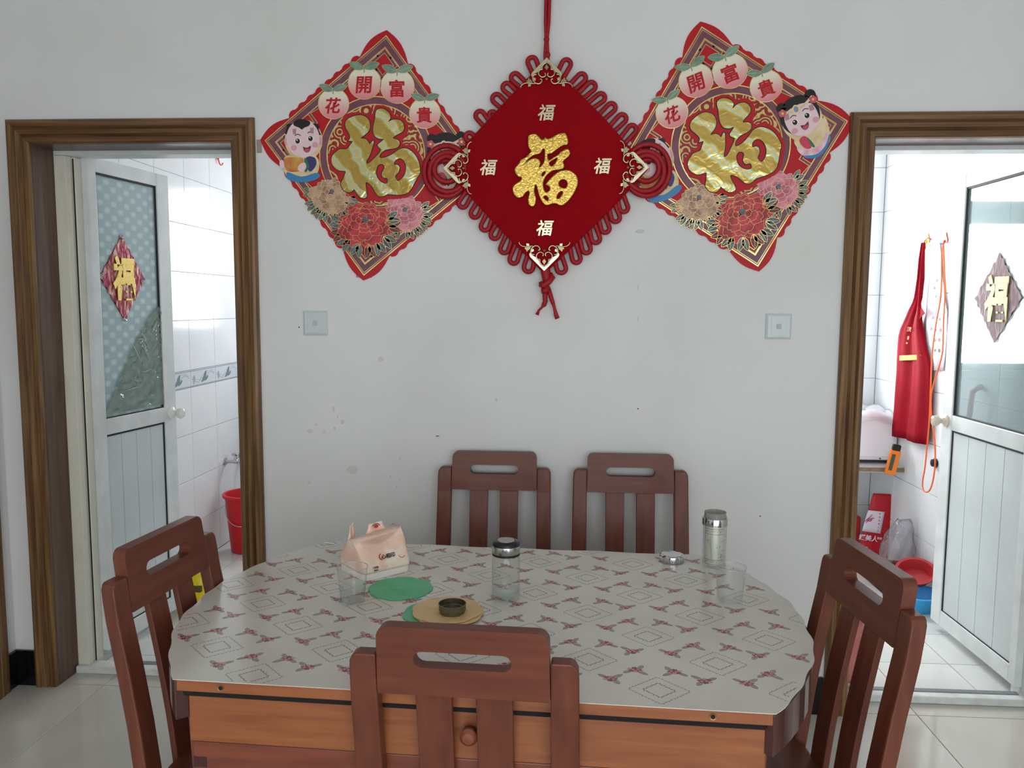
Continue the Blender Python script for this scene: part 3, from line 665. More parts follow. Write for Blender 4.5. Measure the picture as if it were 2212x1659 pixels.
# ------------------------------------------------------------------ chairs
CY = [(0, .030), (.25, .012), (.45, 0), (.58, -.016), (.69, -.034), (.80, -.055), (.885, -.066), (.94, -.073)]
def cy(z):
    for (a, p), (c, q) in zip(CY, CY[1:]):
        if z <= c: t = (z-a)/(c-a); return p+(q-p)*t
    return CY[-1][1]
def make_chair(label, group):
    t = thing('dining_chair', label, 'chair', group=group)
    zs_ = [0, .12, .25, .36, .45, .52, .58, .64, .69, .75, .80, .845, .868, .878, .8825]
    for s in (-1, 1):
        R_ = []
        for z in zs_:
            xo = .196+.010*(1-min(1, z/.88)); xi = .149; yy = cy(z); th = .030
            if z > .865: xo -= {.868: .001, .878: .006, .8825: .014}[z]
            if z < .45: xi = xo-.040
            q = [(s*xi, yy, z), (s*xo, yy, z), (s*xo, yy+th, z), (s*xi, yy+th, z)]
            R_.append(q if s > 0 else q[::-1])
        MB().loft(R_).build('leg', WOODC, t, bevel=.0035)
        R_ = []
        for z, h_ in ((0, .015), (.2, .018), (.42, .021)):
            R_.append([(s*.178+a*h_, .385+c*h_, z) for a, c in ((-1, -1), (1, -1), (1, 1), (-1, 1))])
        MB().loft(R_).build('leg', WOODC, t, bevel=.003)
        MB().box(s*.178-.010, s*.178+.010, .025, .37, .375, .43).build('seat_rail', WOODR, t, bevel=.002)
        MB().box(s*.178-.009, s*.178+.009, .03, .37, .16, .19).build('stretcher', WOODR, t, bevel=.002)
        R_ = []
        for z in [.43, .50, .56, .62, .68, .74, .80, .82]:
            yy = cy(z)+.008; x = s*.0525
            R_.append([(x-.0315, yy, z), (x+.0315, yy, z), (x+.0315, yy+.014, z), (x-.0315, yy+.014, z)])
        MB().loft(R_).build('slat', WOODC, t, bevel=.002)
    MB().box(-.17, .17, .37, .395, .37, .43).build('seat_rail', WOODR, t, bevel=.002)
    MB().box(-.155, .155, .004, .028, .38, .44).build('seat_rail', WOODR, t, bevel=.002)
    # top rail with rounded shoulders and a hand slot
    def rr(x0, x1, y0, y1, r, low=.003, n_=7):
        L = [(x1-low, y0)]+[]
        L = [(x0*1.015+low, y0), (x1*1.015-low, y0), (x1*1.015, y0+low)]
        L += [(x1-r+r*math.cos(q), y1-r+r*math.sin(q)) for q in [PI/2*i/n_ for i in range(n_+1)]]
        L += [(x0+r+r*math.cos(q), y1-r+r*math.sin(q)) for q in [PI/2+PI/2*i/n_ for i in range(n_+1)]]
        return L+[(x0*1.015, y0+low)]
    outer = rr(-.1465, .1465, .806, .936, .020)
    hole = [(.068+.0155*math.cos(q), .876+.0155*math.sin(q)) for q in [-PI/2+PI*i/8 for i in range(9)]]+[(-.068+.0155*math.cos(q), .876+.0155*math.sin(q)) for q in [PI/2+PI*i/8 for i in range(9)]]
    b = MB().prism(outer, -.014, .014, holes=[hole])
    b.map(lambda v: (v.x, cy(v.y)+.015-v.z, v.y)).build('top_rail', WOODR, t, bevel=.0035, seg=3)
    # saddled seat
    R_ = []
    for i, (z, k) in enumerate(((.430, .97), (.436, 1.0), (.452, 1.0), (.458, .975))):
        L = []
        for q in range(32):
            a = 2*PI*q/32; c_, s_ = math.cos(a), math.sin(a); e = .35
            L.append((.205*k*math.copysign(abs(c_)**e, c_), .215+.200*k*math.copysign(abs(s_)**e, s_), z))
        R_.append(L)
    b = MB().loft(R_); b.build('seat', WOODR, t, smooth=True)
    return t
G = 'matching slat-back dining chairs'
ch0 = make_chair('nearest chair, seen from behind, against the straight front of the table', G)
ch0.location = (-.158, -1.438, 0); ch0.rotation_euler.z = math.radians(-2.6); ch0.scale = (1, 1, .968)
for loc, rz, lab in (((-.229, -.105, 0), PI, 'chair against the wall behind the glass bottle, left one of two'),
                     ((.241, -.105, 0), PI, 'chair against the wall nearer the tea bottle, right one of two'),
                     ((-.838, -1.092, 0), -PI/2-math.radians(5.5), 'chair at the rounded left end of the table in front of the bathroom doorway'),
                     ((.588, -1.148, 0), PI/2+math.radians(5.5), 'chair at the rounded right end of the table in front of the kitchen doorway')):
    c = copy_tree(ch0); c.location = loc; c.rotation_euler.z = rz; c.scale = (1, 1, 1.0); c['label'] = lab
# ------------------------------------------------------------------ things on the table
TZ = .7615
CLEARP = thin('clear_cup_plastic', (252, 253, 253), rough=.08, ior=1.22, minf=.0, body=(245, 246, 248), bodyf=.02)
CLEARG = thin('clear_bottle_glass', (251, 252, 251), rough=.02, ior=1.32, minf=.006)
RIMP = thin('cup_rim_plastic', (246, 248, 248), rough=.1, ior=1.45, minf=.12, body=(240, 242, 244), bodyf=.15)
WATER = thin('water', (246, 250, 250), rough=.01, ior=1.33, minf=.02)
CHROME = M('brushed_steel', (190, 190, 188), .22, 1, bump=.1, bscale=200, bstretch=(1, 1, .05))
CHROME2 = M('polished_chrome', (200, 200, 202), .08, 1)
def cup(loc, label, level):
    t = thing('plastic_cup', label, 'cup', loc, group='clear plastic cups')
    MB().lathe([(0, .0015), (.026, .0015), (.0275, .003), (.0285, .012), (.0283, .014), (.0352, .078), (.0362, .080), (.0362, .0815), (.0350, .082), (.0344, .080), (.0276, .013), (.0265, .0035), (0, .0035)], 40).build('body', CLEARP, t, smooth=True)
    MB().tube([(.0358*math.cos(a), .0358*math.sin(a), .0812) for a in [2*PI*i/48 for i in range(48)]], .0011, 6, closed=True).build('rolled_rim', RIMP, t, smooth='all')
    if level:
        r1 = .0270+(level-.012)*.103
        MB().lathe([(0, .004), (.0262, .004), (.0270, .013), (r1, level-.001), (r1+.0002, level), (0, level-.0004)], 40).build('water', WATER, t, smooth=True)
cup((-.476, -1.020, TZ), 'clear plastic cup half full of water in front of the tissue pack', .036)
cup((.399, -.948, TZ), 'empty clear plastic cup in front of the open metal-banded bottle', 0)
t = thing('glass_bottle', 'clear glass water bottle with black and steel lid standing in the middle of the table', 'bottle', (-.124, -.975, TZ))
MB().lathe([(0, .0), (.028, 0), (.0315, .003), (.033, .008), (.033, .088), (.0325, .097), (.029, .103), (.0275, .108), (.0262, .108), (.0275, .102), (.0305, .096), (.0312, .088), (.0312, .012), (.029, .009), (0, .009)], 48).build('glass_body', CLEARG, t, smooth=True)
MB().lathe([(0, .0095), (.0290, .0095), (.0308, .012), (.0309, .0225), (0, .0223)], 40).build('water', WATER, t, smooth=True)
MB().lathe([(.0295, .104), (.0325, .105), (.0325, .110), (.0295, .110)], 40, close=True).build('seal_ring', M('black_rubber', (24, 24, 25), .5), t, smooth=True)
MB().lathe([(0, .1101), (.0322, .1101), (.0327, .1112), (.0327, .1265), (.0322, .128), (0, .128)], 48).build('lid_band', CHROME, t, smooth=True)
MB().lathe([(0, .1281), (.0328, .1281), (.0330, .131), (.0310, .1355), (.0270, .1385), (.0215, .1392), (.021, .1380), (0, .1380)], 48).build('lid_top', M('black_lid_plastic', (26, 26, 28), .3), t, smooth=True)
MB().lathe([(0, .1381), (.0205, .1381), (.0198, .1400), (0, .1405)], 40).build('lid_disc', M('grey_lid_disc', (170, 162, 158), .35, .5), t, smooth=True)
t = thing('tea_bottle', 'open glass tea bottle with chrome neck band and bamboo-printed silver sleeve', 'bottle', (.408, -.700, TZ))
MB().lathe([(0, 0), (.027, 0), (.0300, .003), (.0305, .006), (.0305, .118), (.029, .121), (.0282, .119), (.0282, .008), (0, .008)], 48).build('glass_body', CLEARG, t, smooth=True)
SLV = M('silver_sleeve', (214, 212, 204), .42, .35, col2=(226, 224, 216), vscale=60, bump=.2, bscale=300)
a0, a1 = math.radians(-168), math.radians(-40)
def cyl(u, v, r): q = a0+(a1-a0)*u; return (r*math.cos(q), r*math.sin(q), v)
sl = MB(); N_ = 30
sl.add([cyl(i/N_, z, .0279) for i in range(N_+1) for z in (.010, .112)], [(i*2, i*2+2, i*2+3, i*2+1) for i in range(N_)])
sl.build('sleeve', SLV, t, smooth='all')
INK = M('sleeve_ink', (92, 90, 80), .5)
b = MB()
def pk(pts, w): b.ribbon(pts, w, 0, .0004)
for z in (.106, .092, .024, .012): pk([(i/20, z) for i in range(21)] if False else [(.06+.88*i/12, z) for i in range(13)], .0008)
for z0 in (.094, .0135):
    for k in range(11): pk([(.12+.07*k, z0+.0015+.002*(k % 3)), (.15+.07*k, z0+.009-.002*(k % 2))], .0016+.0012*(k % 4 == 1))
for k in range(4): pk([(.34+.02*k, .086-.015*k), (.36+.02*k, .073-.015*k)], .042 if False else .0045)
for k in range(2): pk([(.63, .080-.013*k), (.63, .069-.013*k)], .0022)
rd = random.Random(9)
for k in range(26):
    x, z = (.62+.30*rd.random(), .030+.045*rd.random()) if k > 8 else (.18+.14*rd.random(), .065+.022*rd.random()); a = rd.random()*PI
    pk([(x, z), (x+.05*math.cos(a), z+.004*math.sin(a))], .0009)
b.map(lambda v: cyl(v.x, v.y, .0281+v.z)).build('sleeve_print', INK, t)
MB().lathe([(.0306, .112), (.0328, .1125), (.0328, .130), (.0322, .1315), (.0290, .1318), (.0290, .112)], 48, close=True).build('neck_band', CHROME2, t, smooth=True)
MB().lathe([(.0286, .124), (.0286, .1335), (.0294, .134), (.0294, .1365), (.0282, .137), (.0280, .1450), (.0285, .1462), (.0272, .1465), (.0268, .137), (.0270, .124)], 48, close=True).build('screw_neck', thin('frosted_neck', (214, 212, 206), rough=.15, minf=.04, body=(190, 186, 178), bodyf=.45), t, smooth=True)
MB().lathe([(0, .118), (.0262, .118), (.0262, .1195), (0, .1195)], 36).build('strainer', CHROME2, t, smooth=True)
t = thing('bottle_lid', 'round chrome bottle lid lying on the tablecloth beside the tea bottle', 'lid', (.303, -.668, TZ))
MB().lathe([(0, 0), (.0318, 0), (.0326, .0015), (.0326, .0155), (.0318, .0175), (.0285, .0195), (.0265, .0185), (.0255, .0195), (.010, .0200), (0, .0200)], 48).build('cap', CHROME2, t, smooth=True)
b = MB()
for k in range(40):
    a = 2*PI*k/40; b.box(-.0009, .0009, .0320, .0331, .003, .0145); n8 = 8
    for i in range(len(b.v)-n8, len(b.v)):
        x, y, z = b.v[i]; b.v[i] = (x*math.cos(a)-y*math.sin(a), x*math.sin(a)+y*math.cos(a), z)
b.build('grip_ribs', CHROME2, t)
# scalloped coasters
def coaster(loc, label, mat, rz=0, lobes=8):
    t = thing('coaster', label, 'coaster', loc, rz, group='scalloped silicone coasters')
    lb_ = lambda q: .965+.055*abs(math.cos(lobes/2*q))**.8
    P = [(.0765*lb_(q)*math.cos(q), .0765*lb_(q)*math.sin(q)) for q in [2*PI*i/128 for i in range(128)]]
    k = lambda f: [(x*f, y*f) for x, y in P]
    MB().loft([[(x, y, z) for x, y in k(f)] for f, z in ((.985, 0), (1, .0008), (1, .0024), (.985, .0032))]).build('mat', mat, t)
    b = MB()
    for i in range(60):
        q = 2*PI*i/60; r = .070*lb_(q); b.add([(r*math.cos(q)+.0011*math.cos(a), r*math.sin(q)+.0011*math.sin(a), .0036) for a in (0, 1.57, 3.14, 4.71)], [(0, 1, 2, 3)])
    for q0 in range(6):
        a = q0*PI/3
        b.tube([(.036*math.cos(a)+.016*math.cos(x), .036*math.sin(a)+.016*math.sin(x), .0032) for x in [2*PI*i/20 for i in range(20)]], .0006, 4, closed=True)
    b.tube([(.016*math.cos(x), .016*math.sin(x), .0032) for x in [2*PI*i/20 for i in range(20)]], .0006, 4, closed=True)
    b.build('embossing', mat, t)
GRN = M('green_silicone', (96, 190, 140), .42, col2=(82, 176, 126), vscale=12); BEI = M('beige_silicone', (226, 190, 138), .45, col2=(216, 178, 126), vscale=12)
coaster((-.381, -.935, TZ), 'green scalloped coaster lying alone between the cup and the glass bottle', GRN)
coaster((-.268, -1.083, TZ), 'green coaster almost covered by the beige coasters', GRN, .3)
coaster((-.243, -1.086, TZ+.0036), 'lower beige coaster under the top one, only its edge shows', BEI, .25)
coaster((-.248, -1.080, TZ+.0072), 'top beige coaster with the metal cap lying on it', BEI, .6)
OLV = M('dull_olive_metal', (122, 116, 96), .38, .8)
t = thing('metal_cap', 'small olive-grey metal cap lying open side up on the beige coaster', 'cap', (-.233, -1.098, TZ+.0110))
MB().lathe([(0, 0), (.026, 0), (.0275, .0012), (.0275, .006), (.0300, .0075), (.0300, .0185), (.0308, .0195), (.0308, .0205), (.0292, .0205), (.0288, .0085), (.0262, .007), (.0255, .0022), (0, .0022)], 48).build('ring', OLV, t, smooth=True)
b = MB()
for k in range(4):
    a = k*PI/2+.4; b.box(.026, .0292, -.004, .004, .012, .0135)
    for i in range(len(b.v)-8, len(b.v)): x, y, z = b.v[i]; b.v[i] = (x*math.cos(a)-y*math.sin(a), x*math.sin(a)+y*math.cos(a), z+.002*math.sin(k))
b.build('lug', OLV, t)
# tissue pack
t = thing('tissue_pack', 'opened peach and white soft tissue pack with torn plastic flaps', 'tissues', (-.476, -.800, TZ), math.radians(43))
PEA = M('peach_wrap', (246, 206, 184), .38, col2=(250, 232, 216), vscale=16, ramp=(.46, .62), bump=.7, bscale=26, distort=.8); PAP = M('tissue_paper', (244, 236, 228), .8, bump=.5, bscale=80, bstretch=(.1, .1, 3))
hx2, hy2 = .068, .066
def rsq(hx_, hy_, z, e=.4, n=40, wob=0, ph=0):
    L = []
    for q in range(n):
        a = 2*PI*q/n; c_, s_ = math.cos(a), math.sin(a)
        k = 1+wob*(math.sin(5*a+ph)+.6*math.sin(9*a+2*ph))
        L.append((hx_*k*math.copysign(abs(c_)**e, c_), hy_*k*math.copysign(abs(s_)**e, s_), z+wob*.1*math.sin(7*a+ph)))
    return L
MB().loft([rsq(hx2, hy2, 0, .25), rsq(hx2+.001, hy2+.001, .004, .25), rsq(hx2+.001, hy2+.001, .022, .25), rsq(hx2-.002, hy2-.002, .030, .28)]).build('tissue_stack', PAP, t, smooth=True)
R_ = []
def pky(f): return 1-.66*f**2.0
for i in range(13):
    f = i/12; z = .017+.060*f
    R_.append([(x, y, zz+f*(.012*(x/hx2)**2+.016*max(0, x/hx2)**2-.004*math.sin(x*70+1))) for x, y, zz in rsq((hx2+.0025)*(1-.03*f), (hy2+.0025)*pky(f), z, .22+.10*f, 56, .009*f+.003, i*.35)])
MB().loft(R_, caps=True).build('wrapper', PEA, t, smooth='all')
def flap(name, pts0, pts1, tip, mat, n=8, m_=8):
    v = []; f = []; a0_, a1_ = Vector(pts0), Vector(pts1); tp = Vector(tip)
    for i in range(n+1):
        for j in range(m_+1):
            s_ = i/n; c = j/m_; p = a0_.lerp(a1_, s_).lerp(tp+(a1_-a0_)*(s_-.5)*.5, c)
            p += Vector((0, 1, 0))*(.004*math.sin(s_*9+c*5)*math.sin(c*PI+.3)); v.append(p)
    for i in range(n):
        for j in range(m_): q = i*(m_+1)+j; f.append((q, q+m_+1, q+m_+2, q+1))
    o = MB().add(v, f).build(name, mat, t, smooth='all'); s = o.modifiers.new('s', 'SOLIDIFY'); s.thickness = .0006; return o
flap('torn_flap', (-.066, .02, .066), (-.030, .05, .072), (-.046, .035, .120), PEA)
flap('torn_flap', (-.016, .030, .066), (.058, .024, .074), (.020, .03, .114), PEA)
TXT = M('pack_ink', (52, 44, 46), .5); TRED = M('pack_red', (206, 40, 60), .5)
def py_(z): f = (z-.017)/.060; return -(hy2+.0025)*pky(f)-.0026, -math.atan((hy2+.0025)*.66*2*f/.060)
def onpack(me, mat, x, z, name='lettering', ty=None, tilt=None):
    y, tl = py_(z); return meshobj(name, me, mat, t, (x, y, z), (PI/2+tl, 0, 0))
onpack(glyph('心相印', .013, .0003, .02, slant=.15), TXT, .006, .050)
onpack(glyph('印', .008, .0003, .02), TXT, .044, .047)
onpack(glyph('120抽', .006, .0003, .01), TXT, -.036, .031, ty=-.0700)
onpack(glyph('纸面巾', .004, .0003, .01), TXT, -.036, .024, ty=-.0700)
meshobj('emblem', curve_mesh('emblem', [[(x, y) for x, y in circ(0, 0, .0125, .010, 24, 1.9, 4.2)+circ(0, 0, .0095, .0085, 24, 4.2, 1.9)]], .0003), TRED, t, (-.008, py_(.050)[0], .050), (PI/2+py_(.050)[1], 0, 0))
meshobj('emblem', curve_mesh('emblem', [circ(0, 0, .009, n=24), circ(0, 0, .0080, n=24)], .0003), TXT, t, (.044, py_(.047)[0], .047), (PI/2+py_(.047)[1], 0, 0))
meshobj('emblem', curve_mesh('emblem', [circ(0, 0, .0065, .0045, n=24)], .0003), TRED, t, (.020, .0262, .105), (PI/2-.1, 0, 0))
meshobj('emblem', curve_mesh('emblem', [circ(0, 0, .012, .0085, 20, .2, 2.9)+circ(0, 0, .010, .007, 20, 2.9, .2)], .0003), TXT, t, (.020, .0262, .104), (PI/2-.1, 0, 0))
t = thing('paper_scrap', 'tiny scrap of white paper on the back left edge of the cloth', 'paper', onZ(712, 1174, TZ))
MB().loft([[(x*k, y*k, z+.002*math.sin(x*300)) for x, y in ((-.016, -.004), (.010, -.006), (.018, .002), (-.008, .006))] for k, z in ((1, .0004), (.9, .0018))]).build('scrap', WHITE, t)
# ------------------------------------------------------------------ hanging posters
S = .001623                                   # metres per design unit
def D(cx, cy, c0=(784.5, 844.9), k=3.0174): return ((cx-c0[0])/k*S, -(cy-c0[1])/k*S)
def D8(cx, cy): return D(cx, cy, (829.5, 904.9), 7.541)
def Q(u, v): return (u*S, v*S)
Uc, Rc = (28, 260), (248, -38)
def sq(s, t): return ((s*(Uc[0]+Rc[0])+t*(Uc[0]-Rc[0]))/2*S, (s*(Uc[1]+Rc[1])+t*(Uc[1]-Rc[1]))/2*S)
def poster(label, loc, rz):
    rot = (Matrix.Rotation(PI/2, 4, 'X') @ Matrix.Rotation(rz, 4, 'Z')).to_euler()
    t = thing('hanging_poster', label, 'poster', loc, rot=rot, group='red and gold new year diamond posters')
    # scalloped red card
    P = []
    cor = [(1, 1), (1, -1), (-1, -1), (-1, 1)]
    for e in range(4):
        a, c = Vector(cor[e]), Vector(cor[(e+1) % 4]); d = c-a; nrm = Vector((d.y, -d.x)).normalized()*-1
        if nrm.dot(a+c) < 0: nrm = -nrm
        def pt(f, h): q = a+d*f+nrm*h; return sq(q.x, q.y)
        for i in range(9):
            f = i/8; P.append(pt(.22*f, .052*math.sin(PI*f)-.028*f))
        n_ = 8; f0, f1 = .22, .78
        for k in range(n_):
            for i in range(1, 7):
                q = i/7; f = f0+(f1-f0)*(k+q)/n_; P.append(pt(f, -.028+.046*math.sin(PI*q)**.6))
        for i in range(9):
            f = 1-i/8
            if i < 8: P.append(pt(1-.22*f, .052*math.sin(PI*f)-.028*f))
    MB().prism(P[::-1] if False else P, 0, .0015).build('scalloped_card', RED, t)
    # printed border
    def frame(o, i): return [[sq(s*o, u*o) for s, u in cor], [sq(s*i, u*i) for s, u in cor]]
    o_, i_ = frame(.955, .865)
    MB().prism(o_, .0015, .0022, holes=[i_]).build('border_band', PURP, t)
    b = MB()
    for r in (.955, .935, .865): b.ribbon([sq(s*r, u*r) for s, u in cor], .0034 if r != .935 else .0016, .0015, .0026, closed=True)
    b.build('border_line', GOLDL, t)
    # fretwork in the corners
    bp_, bg_ = MB(), MB()
    def strk(pts, w=.0075, closed=False):
        pp = [sq(*p) for p in pts]; bg_.ribbon(pp, w+.0035, .0015, .0020, closed=closed); bp_.ribbon(pp, w, .0015, .0023, closed=closed)
    for s, u in cor:
        g_ = lambda a: a*1.116 if a > .77 else a*1.27
        f = lambda a, c: (s*g_(a), u*g_(c))
        strk([f(.50, .50), f(.66, .50), f(.66, .66), f(.50, .66)], closed=True)
        strk([f(.775, .58), f(.66, .58)]); strk([f(.58, .775), f(.58, .66)])
        strk([f(.775, .42), f(.58, .42), f(.58, .50)]); strk([f(.42, .775), f(.42, .58), f(.50, .58)])
        strk([f(.58, .42), f(.58, .26), f(.775, .26)]); strk([f(.42, .58), f(.26, .58), f(.26, .775)])
        strk([f(.50, .50), f(.40, .40)], .010); strk([f(.70, .34), f(.66, .10), f(.775, .06)]); strk([f(.34, .70), f(.10, .66), f(.06, .775)])
    bg_.build('fretwork_outline', GOLDL, t); bp_.build('fretwork', PURP, t)
    # ring and swirl ground
    C0 = Q(2, 4)
    MB().prism(circ(C0[0], C0[1], 119*S, n=72), .0024, .0030, holes=[circ(C0[0], C0[1], 106*S, n=72)]).build('ring', PURP, t)
    b = MB()
    for r in (121, 105): b.ribbon(circ(C0[0], C0[1], r*S, n=72), .0034, .0024, .0034, closed=True)
    b.build('ring_line', GOLDL, t)
    MB().prism(circ(C0[0], C0[1], 105*S, n=72), .0015, .0028).build('swirl_ground', SWIRL, t)
    # big character
    RB = [(380, 225), (560, 205), (700, 225), (780, 265), (830, 150), (890, 105), (980, 100), (1080, 150), (1140, 225), (1160, 265), (1240, 265), (1330, 310), (1375, 400), (1375, 500), (1335, 580), (1285, 640), (1300, 720), (1400, 715), (1500, 780), (1590, 920), (1620, 1080), (1615, 1200), (1560, 1290), (1490, 1420), (1400, 1520), (1250, 1560), (1050, 1570), (960, 1600), (800, 1590), (720, 1600), (600, 1620), (530, 1570), (480, 1510), (400, 1520), (300, 1480), (230, 1400), (225, 1300), (240, 1200), (220, 1160), (130, 1110), (75, 1000), (75, 880), (120, 810), (240, 735), (330, 720), (380, 680), (365, 600), (320, 520), (298, 430), (310, 310)]
    G1 = [(470, 270), (560, 245), (650, 250), (730, 300), (765, 370), (765, 460), (730, 520), (670, 570), (620, 605), (680, 612), (730, 650), (752, 692), (785, 660), (817, 640), (825, 680), (800, 760), (770, 850), (735, 920), (705, 970), (703, 1000), (740, 990), (790, 950), (850, 890), (900, 840), (930, 795), (915, 775), (885, 750), (878, 715), (895, 690), (975, 632), (920, 630), (860, 605), (820, 560), (805, 490), (815, 400), (840, 300), (845, 230), (860, 180), (900, 150), (960, 145), (1020, 170), (1080, 225), (1100, 280), (1090, 320), (1065, 350), (1110, 325), (1190, 315), (1260, 335), (1305, 390), (1318, 460), (1290, 515), (1230, 550), (1170, 580), (1140, 610), (1200, 630), (1240, 670), (1240, 720), (1200, 765), (1120, 785), (1050, 790), (990, 810), (940, 850), (915, 895), (930, 912), (1000, 905), (1090, 870), (1170, 820), (1240, 775), (1320, 765), (1400, 790), (1480, 860), (1530, 940), (1560, 1040), (1570, 1150), (1530, 1220), (1480, 1310), (1430, 1400), (1370, 1470), (1280, 1500), (1180, 1505), (1040, 1495), (980, 1525), (900, 1530), (860, 1500), (820, 1440), (790, 1385), (740, 1330), (695, 1305), (685, 1330), (695, 1420), (705, 1500), (690, 1545), (640, 1558), (580, 1540), (540, 1495), (500, 1430), (490, 1420), (450, 1455), (390, 1465), (320, 1430), (280, 1370), (275, 1300), (310, 1240), (335, 1180), (350, 1130), (290, 1125), (220, 1110), (160, 1060), (125, 990), (125, 910), (160, 850), (220, 800), (270, 770), (370, 772), (410, 740), (440, 700), (470, 660), (400, 655), (430, 610), (430, 570), (400, 510), (360, 440), (355, 370), (390, 310)]
    H1 = [(870, 1080), (890, 1040), (930, 1020), (970, 1035), (985, 1070), (965, 1110), (940, 1150), (940, 1195), (970, 1235), (1020, 1240), (1035, 1270), (1025, 1310), (980, 1312), (920, 1280), (875, 1220), (855, 1150)]
    H2 = [(1150, 1000), (1180, 955), (1230, 935), (1280, 950), (1320, 1010), (1332, 1090), (1310, 1180), (1265, 1240), (1210, 1275), (1185, 1255), (1170, 1200), (1220, 1150), (1240, 1080), (1225, 1040), (1190, 1020), (1155, 1020)]
    rb = [tuple(p[:2]) for p in cat([Vector(D8(*p)).to_3d() for p in RB], 2)]
    MB().prism(rb, .0030, .0052).build('character_backing', RED, t)
    L = [[tuple(p[:2]) for p in cat([Vector(D8(*p)).to_3d() for p in l], 2)] for l in (G1, H1, H2)]
    MB().prism(L[0], .0052, .0066, holes=L[1:]).build('big_character', HOLO, t)
    b = MB()
    for l in L: b.ribbon(l, .0026, .0052, .0069, closed=True)
    b.build('character_outline', BLACK, t)
    # peaches
    for (u, v, r, txt, sl) in ((-87, 111, 32, '花', .15), (-20, 153, 34, '開', .1), (50, 145, 35, '富', 0), (108, 90, 32, '貴', 0)):
        cx, cy = Q(u, v); R = r*S
        MB().prism(circ(cx, cy, R*1.03, R*.99, 36), .0034, .0044).build('peach', PEACH, t); p = t.children[-1]
        MB().ribbon(circ(cx, cy, R*1.03, R*.99, 36), .0022, .0034, .0049, closed=True).build('peach_rim', GOLDL, p)
        for sx, an in ((-1, .35), (1, .30)):
            bl = MB(); x0, y0 = cx, cy+R*.86
            d = Vector((sx*math.cos(an), math.sin(an)))*R*1.0; nn = Vector((-d.y, d.x)).normalized()*R*.25
            pts = [Vector((x0, y0))+d*f+nn*g for f, g in ((0, 0), (.2, .7), (.5, 1), (.8, .6), (1, 0), (.8, -.6), (.5, -.9), (.2, -.6))]
            pts = [tuple(q[:2]) for q in cat([q.to_3d() for q in pts], 2)]
            bl.prism(pts, .0046, .0053, mi=0); bl.ribbon(pts, .0011, .0046, .0056, 1, closed=True); bl.ribbon([(x0, y0), tuple(Vector((x0, y0))+d*.85)], .0009, .0046, .0057, 1)
            bl.build('leaf', [LEAFG, GOLDL], p)
        MB().ribbon([(cx+.003, cy+R*1.05), (cx, cy+R*.85), (cx-.001, cy+R*.62)], .0028, .0046, .0060).build('stem', LEAFG, p)
        meshobj('lettering', glyph(txt, R*1.02, ext=.0004, off=.022, slant=sl), RED, p, (cx-.002, cy-R*.12, .0052))
    # peonies
    def petal(th, r1, hw, cx, cy, ky, fx):
        L_ = []
        for k in range(9):
            f = k/8; a = th+(f-.5)*2*hw; rr_ = r1*(1-.22*abs(2*f-1)**3)*(1+.05*math.cos(6*PI*f)); L_.append((cx+rr_*math.cos(a), cy+rr_*ky*math.sin(a)))
        rb_ = r1*.34
        return [(cx+rb_*math.cos(th-hw*.5), cy+rb_*ky*math.sin(th-hw*.5))]+L_+[(cx+rb_*math.cos(th+hw*.5), cy+rb_*ky*math.sin(th+hw*.5))]
    for (u, v, rx, ky, pm, rim, seed) in ((-94, -82, 49, .84, ((196, 158, 128), (150, 108, 82)), (226, 200, 160), 1), (64, -120, 47, .84, ((222, 140, 152), (190, 92, 108)), (232, 196, 180), 2), (-22, -144, 61, .80, ((200, 56, 66), (150, 26, 40)), (218, 180, 110), 3)):
        cx, cy = Q(u, v); rd = random.Random(seed); R = rx*S; z0 = .0036 if seed < 3 else .0064
        pmat = M('petal_%d' % seed, pm[0], .4, col2=pm[1], vscale=30, ramp=(.42, .62)); rmat = M('petal_rim_%d' % seed, rim, .35, .3)
        lb = MB()
        for k in range(9):
            a = PI*1.0+PI*1.15*k/8+rd.uniform(-.1, .1)-.1; x0, y0 = cx+R*.8*math.cos(a), cy+R*.8*ky*math.sin(a)
            for da in (-.35, .3):
                d = Vector((math.cos(a+da), math.sin(a+da)))*R*.50; nn = Vector((-d.y, d.x))*.26
                pts = [tuple(q[:2]) for q in cat([(Vector((x0, y0))+d*f+nn*g).to_3d() for f, g in ((0, 0), (.3, .9), (.65, .8), (1, 0), (.65, -.8), (.3, -.9))], 2)]
                lb.prism(pts, z0-.0006, z0+.0001*k, mi=k % 3 == 1 and seed == 3 and 2 or 0); lb.ribbon(pts, .0010, z0-.0006, z0+.0003+.0001*k, 1, closed=True); lb.ribbon([(x0, y0), (x0+d.x*.85, y0+d.y*.85)], .0007, z0, z0+.0003+.0001*k, 1)
        lb.build('peony', [LEAFB, GOLDL, MAR], t); pe = t.children[-1]
        for ri, (rf, n_, hw, up) in enumerate(((1.0, 9, .44, 0), (.86, 8, .46, .05), (.70, 7, .50, .12), (.52, 6, .56, .19), (.34, 5, .66, .24))):
            for k in range(n_):
                a = 2*PI*k/n_+ri*.5+rd.uniform(-.12, .12); z = z0+.0008*ri+.00035*(k % 2)+.0002
                b = MB(); pts = petal(a, R*rf*(1+rd.uniform(-.13, .08)), hw, cx, cy+R*up*ky, ky, 1)
                pts = [(x, y) for x, y in pts]
                b.prism(pts, z-.0006, z, mi=0); b.ribbon(pts, .0010, z-.0004, z+.0003, 1, closed=True)
                b.build('petal', [pmat, rmat], pe)
        MB().prism(circ(cx+R*.02, cy+R*.26*ky, R*.10, n=10), z0, z0+.0048).build('flower_centre', LEAFB, pe)
